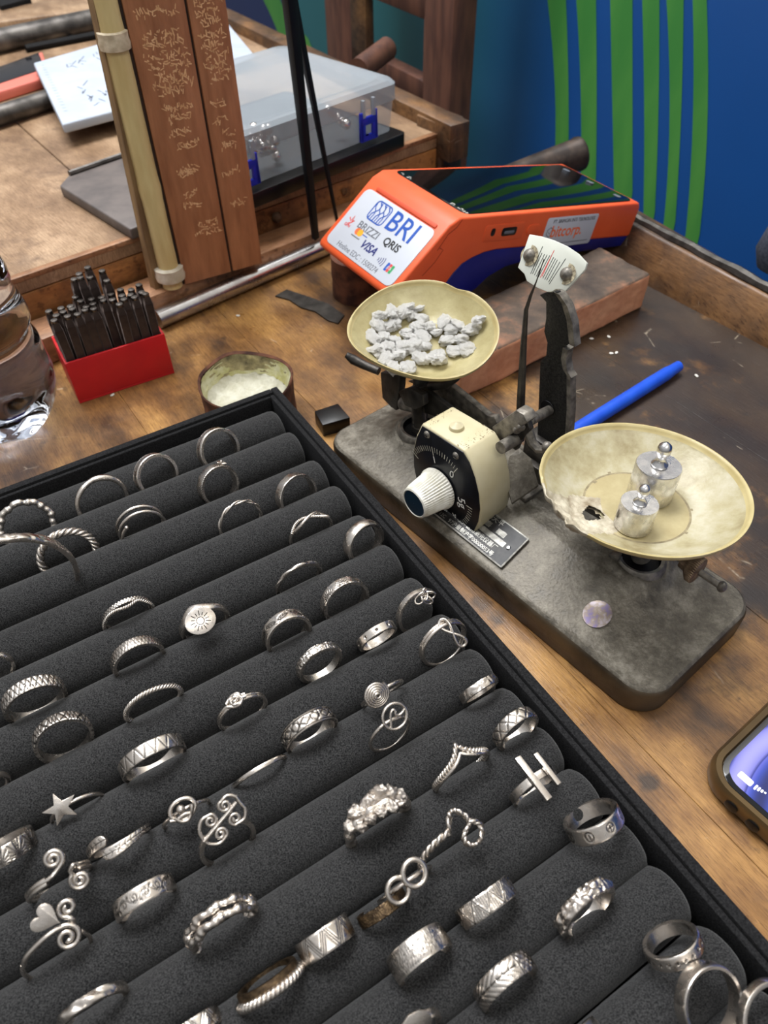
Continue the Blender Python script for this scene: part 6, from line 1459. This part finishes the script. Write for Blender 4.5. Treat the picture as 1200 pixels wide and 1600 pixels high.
for cx, cy, rr_0, rt in ((-1.9, .5, 2.5, 20), (1.7, -.3, 2.6, -15), (.3, 1.2, 2.1, 60), (.4, -1.5, 2.2, -50)):
    c, s = math.cos(math.radians(rt)), math.sin(math.radians(rt)); ow(f_, [(cx + rr_0 * 1.3 * math.cos(a) * c - rr_0 * .7 * math.sin(a) * s, cy + rr_0 * 1.3 * math.cos(a) * s + rr_0 * .7 * math.sin(a) * c, .5 * math.sin(2 * a)) for a in np.linspace(0, 2 * PI, 30)[:-1]], .42, q, True)
q.build('wire_knot', 'silver', o, angle=70)
o = R(22, 'double wire silver ring topped by a tall folded figure-eight loop', True)
for yy_ in (-.75, .75): wire(22, .72, y=lambda a, yy_=yy_: yy_, par=o)
P0, P1 = at(688, 970, .047), at(727, 1008, .039); c_ = (P0 + P1) / 2; L2 = (P0 - P1).length * 500; ya = (P0 - P1).normalized(); f_ = fr(c_, ya.cross(CAMP - c_), ya); q = ow(f_, [(1.9 * math.sin(2 * t), L2 * math.sin(t), .7 * math.cos(2 * t)) for t in np.linspace(0, 2 * PI, 60)[:-1]], .6, None, True); q.build('loop', 'silver', o, angle=70)
one(band(23, P_lat(2.3, w_=.2, dep=.28), dome=.1), 'wide silver band with deep diamond lattice, at the left edge')
one(band(24, P_her, dome=.1), 'silver band with slanted gouged strokes, leaning open toward viewer')
one(rope(25, .55, 3, 4.2, .5), 'ring of tangled twisted silver wire like a vine')
o = R(26, 'double wire silver ring tied in a tight knot', True)
for yy_ in (-.6, .6): wire(26, .55, y=lambda a, yy_=yy_: yy_, par=o)
f_ = oframe(26, 96, 0, .8, 0); q = MB()
ow(f_, bez((-4, .6), (-1, 2.2, .4), (1.8, 1.6, .9), (1.6, -1.2, .2), (-1.2, -1.8, .8), (-2.2, .2, .1), (0, 1.0, 1.1), (2.2, -.2, .2), (4, -.5)), .6, q)
ow(f_, bez((-4, -.6), (-1.2, -2.3, .2), (.8, -2.6, .9), (2.3, -.6, .4), (.6, 1.4, 1.2), (-1.4, 1.2, .3), (-.6, -.8, 1.2), (1.8, .8, .2), (4, .5)), .6, q)
ow(f_, [(2.0 * math.cos(a), 2.2 * math.sin(a), .5 * math.sin(3 * a) + .5) for a in np.linspace(0, 2 * PI, 30)[:-1]], .6, q, True); q.build('wire_knot', 'silver', o, angle=70)
o = R(27, 'thin silver ring with a domed spiral disc', True); wire(27, .65, par=o)
f_ = oframe(27, 118, -.5, 1.0, 0); f_ = fr(f_.translation, TU, (UP * .75 - TV * .6)); q = MB(); sp_ = spiral(0, 0, 5.2, .7, 5, .6, 150, -1); ow(f_, [(a, b_, 1.6 * (1 - math.hypot(a, b_) / 5.2)) for a, b_ in sp_], .56, q); q.build('spiral_disc', 'silver', o, angle=70)
one(band(28, P_zig(4.4), dome=.1, lump=.1), 'wide flat silver band engraved with large triangles')
one(band(29, P_rim(P_heart), dome=.1), 'wide silver band carved with hearts and fish between rims')
one(band(30, P_plain, wd=1.7, dome=.2), 'thin plain silver ring sunk deep between rolls, only its edge showing')
o = R(31, 'thin wire ring topped by an open circle holding a wave line', True); wire(31, .6, par=o)
f_ = oframe(31, 72, 0, 1.0); f_ = fr(f_.translation - TU * .0002 + UP * .0005, TU, (UP * .75 - TV * .66)); q = MB(); ow(f_, [(5.0 * math.cos(a), 4.9 * math.sin(a)) for a in np.linspace(0, 2 * PI, 48)[:-1]], .52, q, True)
ow(f_, bez((-3.2, -3.8), (-2.4, -1.4), (-1.2, 1.6), (.2, 2.6), (.9, 1.9), (.6, .6), (1.6, -.4), (3.2, -.2), (4.8, .8)), .45, q); q.build('wave_circle', 'silver', o, angle=70)
one(band(32, lambda A, Y, H: P_hammer(A, Y, H, .35, .3, 6), dome=.3), 'small smooth hammered silver band close to the right wall')
one(band(33, P_lat(4.6, w_=.24, dep=.28), dome=.3), 'silver band engraved with large crosses, beside the right wall')
o = R(34, 'silver chevron ring, rope-twist over smooth wire, pointing up', True)
vy = lambda a: 6.0 * math.exp(-abs(a - 92) / 17)
rope(34, .5, 2, 2.6, .55, a0=-80, a1=260, y=lambda a: .6 + vy(a), dr=lambda a: .4 * math.exp(-abs(a - 92) / 20), par=o, name='rope_wire', N=360)
wire(34, .62, -80, 260, y=lambda a: -.7 + .8 * vy(a) - .8 * math.exp(-abs(a - 92) / 10), dr=lambda a: .1, N=240, name='smooth_wire', par=o)
o = R(35, 'thin silver ring with a flat five-pointed star', True); wire(35, .65, par=o)
fs = oframe(35, 112, 0, .8); fs = fr(fs.translation, TU, (UP * .7 - TV * .72)); opart(fs, [((6.2 if i % 2 == 0 else 2.6) * math.cos(PI / 2 + PI * i / 5 + .03), (6.2 if i % 2 == 0 else 2.6) * math.sin(PI / 2 + PI * i / 5 + .03)) for i in range(10)], 1.1, 'star', o, 0, .0002)
o = R(36, 'silver ring of crossing wires cut by the left edge, above the lattice band', True); wire(36, .7, y=lambda a: .9 * math.sin(math.radians(a) * 4), par=o); q = wire(36, .7, y=lambda a: -.9 * math.sin(math.radians(a) * 4), name='strand', par=o)
one(wire(37, .9, y=lambda a: 0), 'fragment of a silver ring at the left edge, left of the star ring')
one(band(38, P_palm, dome=.1, th=1.6), 'wide silver band with carved palm leaves, cut by left edge')
o = R(39, 'open bypass silver ring with flat rounded ends engraved like ferns', True)
for nm_, a0_, a1_, yo_ in (('left_end', 104, 262, 2.6), ('right_end', -98, 122, -2.2)):
    pts_a = (a0_, a1_); q = band(39, P_fern, arc=(a0_, a1_), wd=4.2, yoff=0, dome=.3, name='spoon_end', par=o, NT=160, taper=(lambda d, a0_=a0_, a1_=a1_, s=nm_: max(.12, math.sqrt(max(0, 1 - max(0, 1 - (((90 - d) - a0_) if s == 'left_end' else (a1_ - (90 - d))) / 12.0) ** 2))) * (.55 + .45 * math.exp(-(((90 - d) - (a0_ + 14 if s == 'left_end' else a1_ - 18)) / 50) ** 2))), wob=(lambda d, s=nm_, yo_=yo_: yo_ * math.exp(-(((90 - d) - (118 if s == 'left_end' else 100)) / 60) ** 2)))
o = R(40, 'thin silver ring with an eye-shaped loop holding a ball', True); wire(40, .6, par=o)
f_ = oframe(40, 92, 0, .9); f_ = fr(f_.translation, TU, (UP * .65 - TV * .76)); q = MB(); ow(f_, [(4.4 * math.cos(a), 3.4 * math.sin(a)) for a in np.linspace(0, 2 * PI, 40)[:-1]], .65, q, True); ow(f_, bez((-5.2, -1.6), (-3, -2.2, .4), (-.4, -1.6, .6), (1.6, -2.6, .5), (.2, -4.0, .5), (-2.0, -3.4, .5), (-3.6, -1.0, .6)), .6, q); ow(f_, bez((1.8, -2.8, .3), (2.8, -1.2, .9), (3.3, .4, .9)), .65, q); q.build('eye_loop', 'silver', o, angle=70)
MB().ball(f_ @ Vector((-.0006, .0004, .0004)), .0016, n=18).build('ball', 'silver', o)
o = R(41, 'silver ring with openwork of four heart-like scrolls', True); band(41, P_plain, wd=1.9, dome=.1, par=o, arc=(125, 400))
f_ = oframe(41, 85, 0, .8); f_ = fr(f_.translation, TU, (UP * .72 - TV * .70)) @ Matrix.Rotation(math.radians(12), 4, 'Z'); q = MB()
ow(f_, [(-8.2, -1.4), (-4, -.6), (0, .1), (4, .8), (7.5, 1.6)], .7, q)
for sx_, cx in ((1, -3.4), (1, 3.6)):
    for sy_ in (1, -1):
        c0_, c1_ = cx + .9, sy_ * 2.9 + cx * .12
        tail = bez(((-8.0 if cx < 0 else 8.4), (-1.2 if cx < 0 else 1.0)), ((-7.2 if cx < 0 else 8.3), sy_ * 3.0 + cx * .15), ((-4.6 if cx < 0 else 6.2), sy_ * 5.2 + cx * .12), ((-1.4 if cx < 0 else 3.0), sy_ * 4.8 + cx * .12), n=16)
        s_ = spiral((-2.6 if cx < 0 else 4.0) , sy_ * 3.0 + cx * .12, 2.2, .5, 1.35, (math.radians(50) if cx < 0 else math.radians(120)) * sy_, 36, -sy_ if cx < 0 else sy_)
        ow(f_, tail[:-1] + s_, .55, q)
q.build('scrollwork', 'silver', o, angle=70)
o = R(42, 'silver double wire ring whose ends curl in two spirals', True)
for yy_ in (-.7, .7): wire(42, .72, 100, 400, y=lambda a, yy_=yy_: yy_, par=o)
f_ = oframe(42, 75, 0, .3); f_ = fr(f_.translation, TU, (UP * .68 - TV * .73)); q = MB()
s1 = spiral(0, 5.4, 3.1, .6, 1.9, math.radians(-60), 60, 1); ow(f_, bez(lo(f_, rpt(42, 150, .7)), lo(f_, rpt(42, 125, .7)), (-3.4, .4, .3), (-.4, 1.5), n=14)[:-1] + s1, .68, q)
q.build('upper_spiral', 'silver', o, angle=70); q = MB(); s2 = spiral(4.4, -5.0, 3.1, .6, 1.9, math.radians(115), 60, 1); ow(f_, bez(lo(f_, rpt(42, 25, -.7)), lo(f_, rpt(42, 45, -.7)), (4.6, .6, .3), (2.7, -.8), n=14)[:-1] + s2, .68, q); q.build('lower_spiral', 'silver', o, angle=70)
one(band(43, P_vine, dome=.15), 'wide silver band engraved with curling vines and stars')
o = R(44, 'rough molten-looking silver ring split into two lumpy strands', True)
for yy_ in (-1.9, 1.6): wire(44, 1.3, y=lambda a, yy_=yy_: yy_ * (1 if 20 < a % 360 < 160 else .5) + .3 * math.sin(a * .17), dr=lambda a: .4 * math.sin(a * .13), rad=lambda a: 1.2 + .22 * math.sin(a * .16) + .12 * math.sin(a * .47), N=180, name='lumpy_strand', par=o, n=14)
o = R(45, 'chunky silver nugget ring of fused irregular lumps', True)
wire(45, 1.5, rad=lambda a: 1.5 + .4 * math.sin(a * .2), par=o, N=120, n=12)
rng = random.Random(31)
for (a, yv, s_) in ((142, 1, 2.6), (120, 2.2, 2.9), (98, 2.6, 2.7), (78, 2.8, 3.4), (56, 2.0, 3.0), (40, .5, 2.4), (128, -2.2, 2.1), (108, -2.4, 2.0), (88, -2.4, 2.0), (66, -2.4, 2.3), (48, -1.8, 1.9)):
    ob = bpy.data.objects.new('nugget_lump', lumps[int(a) % 6]); COL.objects.link(ob); ob.location = rpt(45, a, yv, .4); ob.scale = (s_ * .0012, s_ * .00095, s_ * .0009); ob.rotation_euler = (rng.random() * 3, rng.random() * 3, rng.random() * 3); adopt(ob, o); 
o = R(46, 'silver rope ring folding into a hanging twisted loop', True)
rope(46, .55, 2, 5.5, .66, a0=92, a1=300, par=o)
f_ = oframe(46, 66, 0, .6); f_ = fr(f_.translation, TU, (UP * .66 - TV * .75))
cl_ = bez(lo(f_, rpt(46, 105, 0)), lo(f_, rpt(46, 92, .6)), (-3.4, 5.0, .5), (-1.9, 6.0, .7), (-.4, 5.0, .8), (1.6, 2.0, .6), (2.0, -1.0, .4), (.2, -2.2, .2), (-1.6, -3.8, .2), (-1.8, -6.2, .4), (.4, -8.2, .6), (3.4, -7.6, .6), (5.2, -4.8, .6), (4.4, -2.0, .8), (2.4, -.2, .9), n=24)
q = MB(); n_c = len(cl_)
for s_ in range(2): ow(f_, [(p[0] + .5 * math.cos(i * .32 + PI * s_), p[1] + .3 * math.sin(i * .32 + PI * s_), p[2] + .5 * math.sin(i * .32 + PI * s_)) for i, p in enumerate(cl_)], .62, q, n=8)
q.build('twisted_loop', 'silver', o, angle=70)
o = R(47, 'thin silver ring topped by two joined open circles', True); wire(47, .65, par=o)
f_ = oframe(47, 95, 0, .9); f_ = fr(f_.translation, TU, (UP * .62 - TV * .78)); q = MB(); ow(f_, [(-3.6 + 3.6 * math.cos(a), -.9 + 3.9 * math.sin(a)) for a in np.linspace(0, 2 * PI, 40)[:-1]], .75, q, True); ow(f_, [(3.4 + 3.9 * math.cos(a), .9 + 4.2 * math.sin(a), .3) for a in np.linspace(0, 2 * PI, 40)[:-1]], .78, q, True); q.build('double_circle', 'silver', o, angle=70)
o = R(48, 'flat silver ring ending in two parallel crossbars', True); band(48, P_plain, dome=0, wd=3.2, par=o, arc=(112, 425), th=1.0)
for dg, L_, w_ in ((104, 17.5, 2.5), (66, 13.0, 1.9)):
    f_ = oframe(48, dg, 0, .4, -3); f_ = fr(f_.translation, oframe(48, 85).to_3x3() @ Vector((1, 0, 0)), oframe(48, 85).to_3x3() @ Vector((0, 1, 0))); opart(f_, [(-w_ / 2, -L_ / 2), (w_ / 2, -L_ / 2), (w_ / 2, L_ / 2), (-w_ / 2, L_ / 2)], 1.5, 'crossbar', o, 0, .0002)
f_ = oframe(48, 84, 0, -1.2); opart(f_, [(-3.2, -1.4), (3.2, -1.4), (3.2, 1.4), (-3.2, 1.4)], .8, 'link', o)
one(band(49, P_screw, dome=0.05, th=1.2), 'flat silver band with engraved circled plus and minus signs')
one(band(50, P_zig(6.2, extra='dots'), dome=.1), 'faceted silver band with raised zigzag between dotted triangles')
one(band(51, lambda A, Y, H: P_hammer(A, Y, H, .4, .9, 11), dome=.5, lump=.4), 'strongly hammered silver band with a wavy outline')
one(band(52, P_rim(P_stip), dome=.1), 'broad silver band with stippled centre between plain rims')
one(band(53, P_star, dome=.15), 'silver band stamped with a row of small stars')
one(band(54, P_plain, dome=.1, th=1.1, wd=5.0), 'large plain silver ring lying on others, bottom right corner of tray')
one(band(55, P_plain, dome=.1, wd=3.0), 'plain silver ring behind the large plain one, cut by right edge')
one(band(56, P_feath, dome=.35), 'silver band engraved with a branching twig and crossed lines')
o = R(57, 'silver wire ring with a small heart between two curls', True); wire(57, .62, 150, 385, par=o, rad=lambda a: .6)
f_ = oframe(57, 72, 0, .6); f_ = fr(f_.translation, TU, (UP * .66 - TV * .75)); q = MB()
ow(f_, bez(lo(f_, rpt(57, 160, 0)), lo(f_, rpt(57, 130, 0)), (-3.5, .6, .3), (1.0, 1.2), n=14)[:-1] + spiral(2.4, -3.0, 3.9, .7, 1.6, math.radians(82), 50, -1), .72, q)
ow(f_, bez(lo(f_, rpt(57, 20, 0)), lo(f_, rpt(57, 38, .4)), (5.8, 1.2, .2), (4.0, 3.2), n=14)[:-1] + spiral(5.8, 5.2, 2.8, .6, 1.3, math.radians(215), 40, -1), .66, q); q.build('curls', 'silver', o, angle=70)
hp_ = [(16 * math.sin(t) ** 3, 13 * math.cos(t) - 5 * math.cos(2 * t) - 2 * math.cos(3 * t) - math.cos(4 * t)) for t in np.linspace(0, 2 * PI, 36)[:-1]]
opart(f_ @ Matrix.Translation((-.0006, .0062, .0006)) @ Matrix.Rotation(math.radians(42), 4, 'Z'), [(a * .26, b_ * .29) for a, b_ in hp_], 1.0, 'heart', o, 0, .00025)
one(band(58, P_twistflat, dome=.5, wd=3.4, lump=.3), 'smooth silver ring with slanting facets at the bottom left of the tray')
o = R(59, 'silver ring with a broad polished leaf-shaped top, at the bottom edge', True); band(59, P_plain, par=o)
f_ = oframe(59, 88, 0, .3); f_ = fr(f_.translation, TU, (UP * .75 - TV * .66)); opart(f_, [(-6, -5), (-5.5, -1), (-3.6, 2.2), (-.5, 3.6), (2.6, 3.0), (5.2, 1.0), (5.6, -2), (3.6, -5)], .9, 'plaque', o, 0, .0003)
o = R(60, 'oval silver ring edged with rope twist and dark inside', True); band(60, P_plain, wd=3.2, dome=.1, par=o, mat='brown_metal'); rope(60, .65, 2, 3.0, .75, y=lambda a: -1.9, dr=lambda a: .2, par=o, name='rope_edge', N=320)
one(band(61, P_zig(6.5, extra='chev'), dome=.1), 'wide flat silver band with stepped triangle engraving beside rope-edged oval ring')
one(band(62, P_stip, dome=.1, mat='brown_metal'), 'dark tarnished brown band partly hidden behind the two-circle ring')
one(band(63, P_zig(6.0, extra='chev'), dome=.1), 'silver band with angular engraving cut by the bottom edge, left')
one(band(64, P_plain, dome=.3), 'top of a plain silver ring just entering the bottom edge')
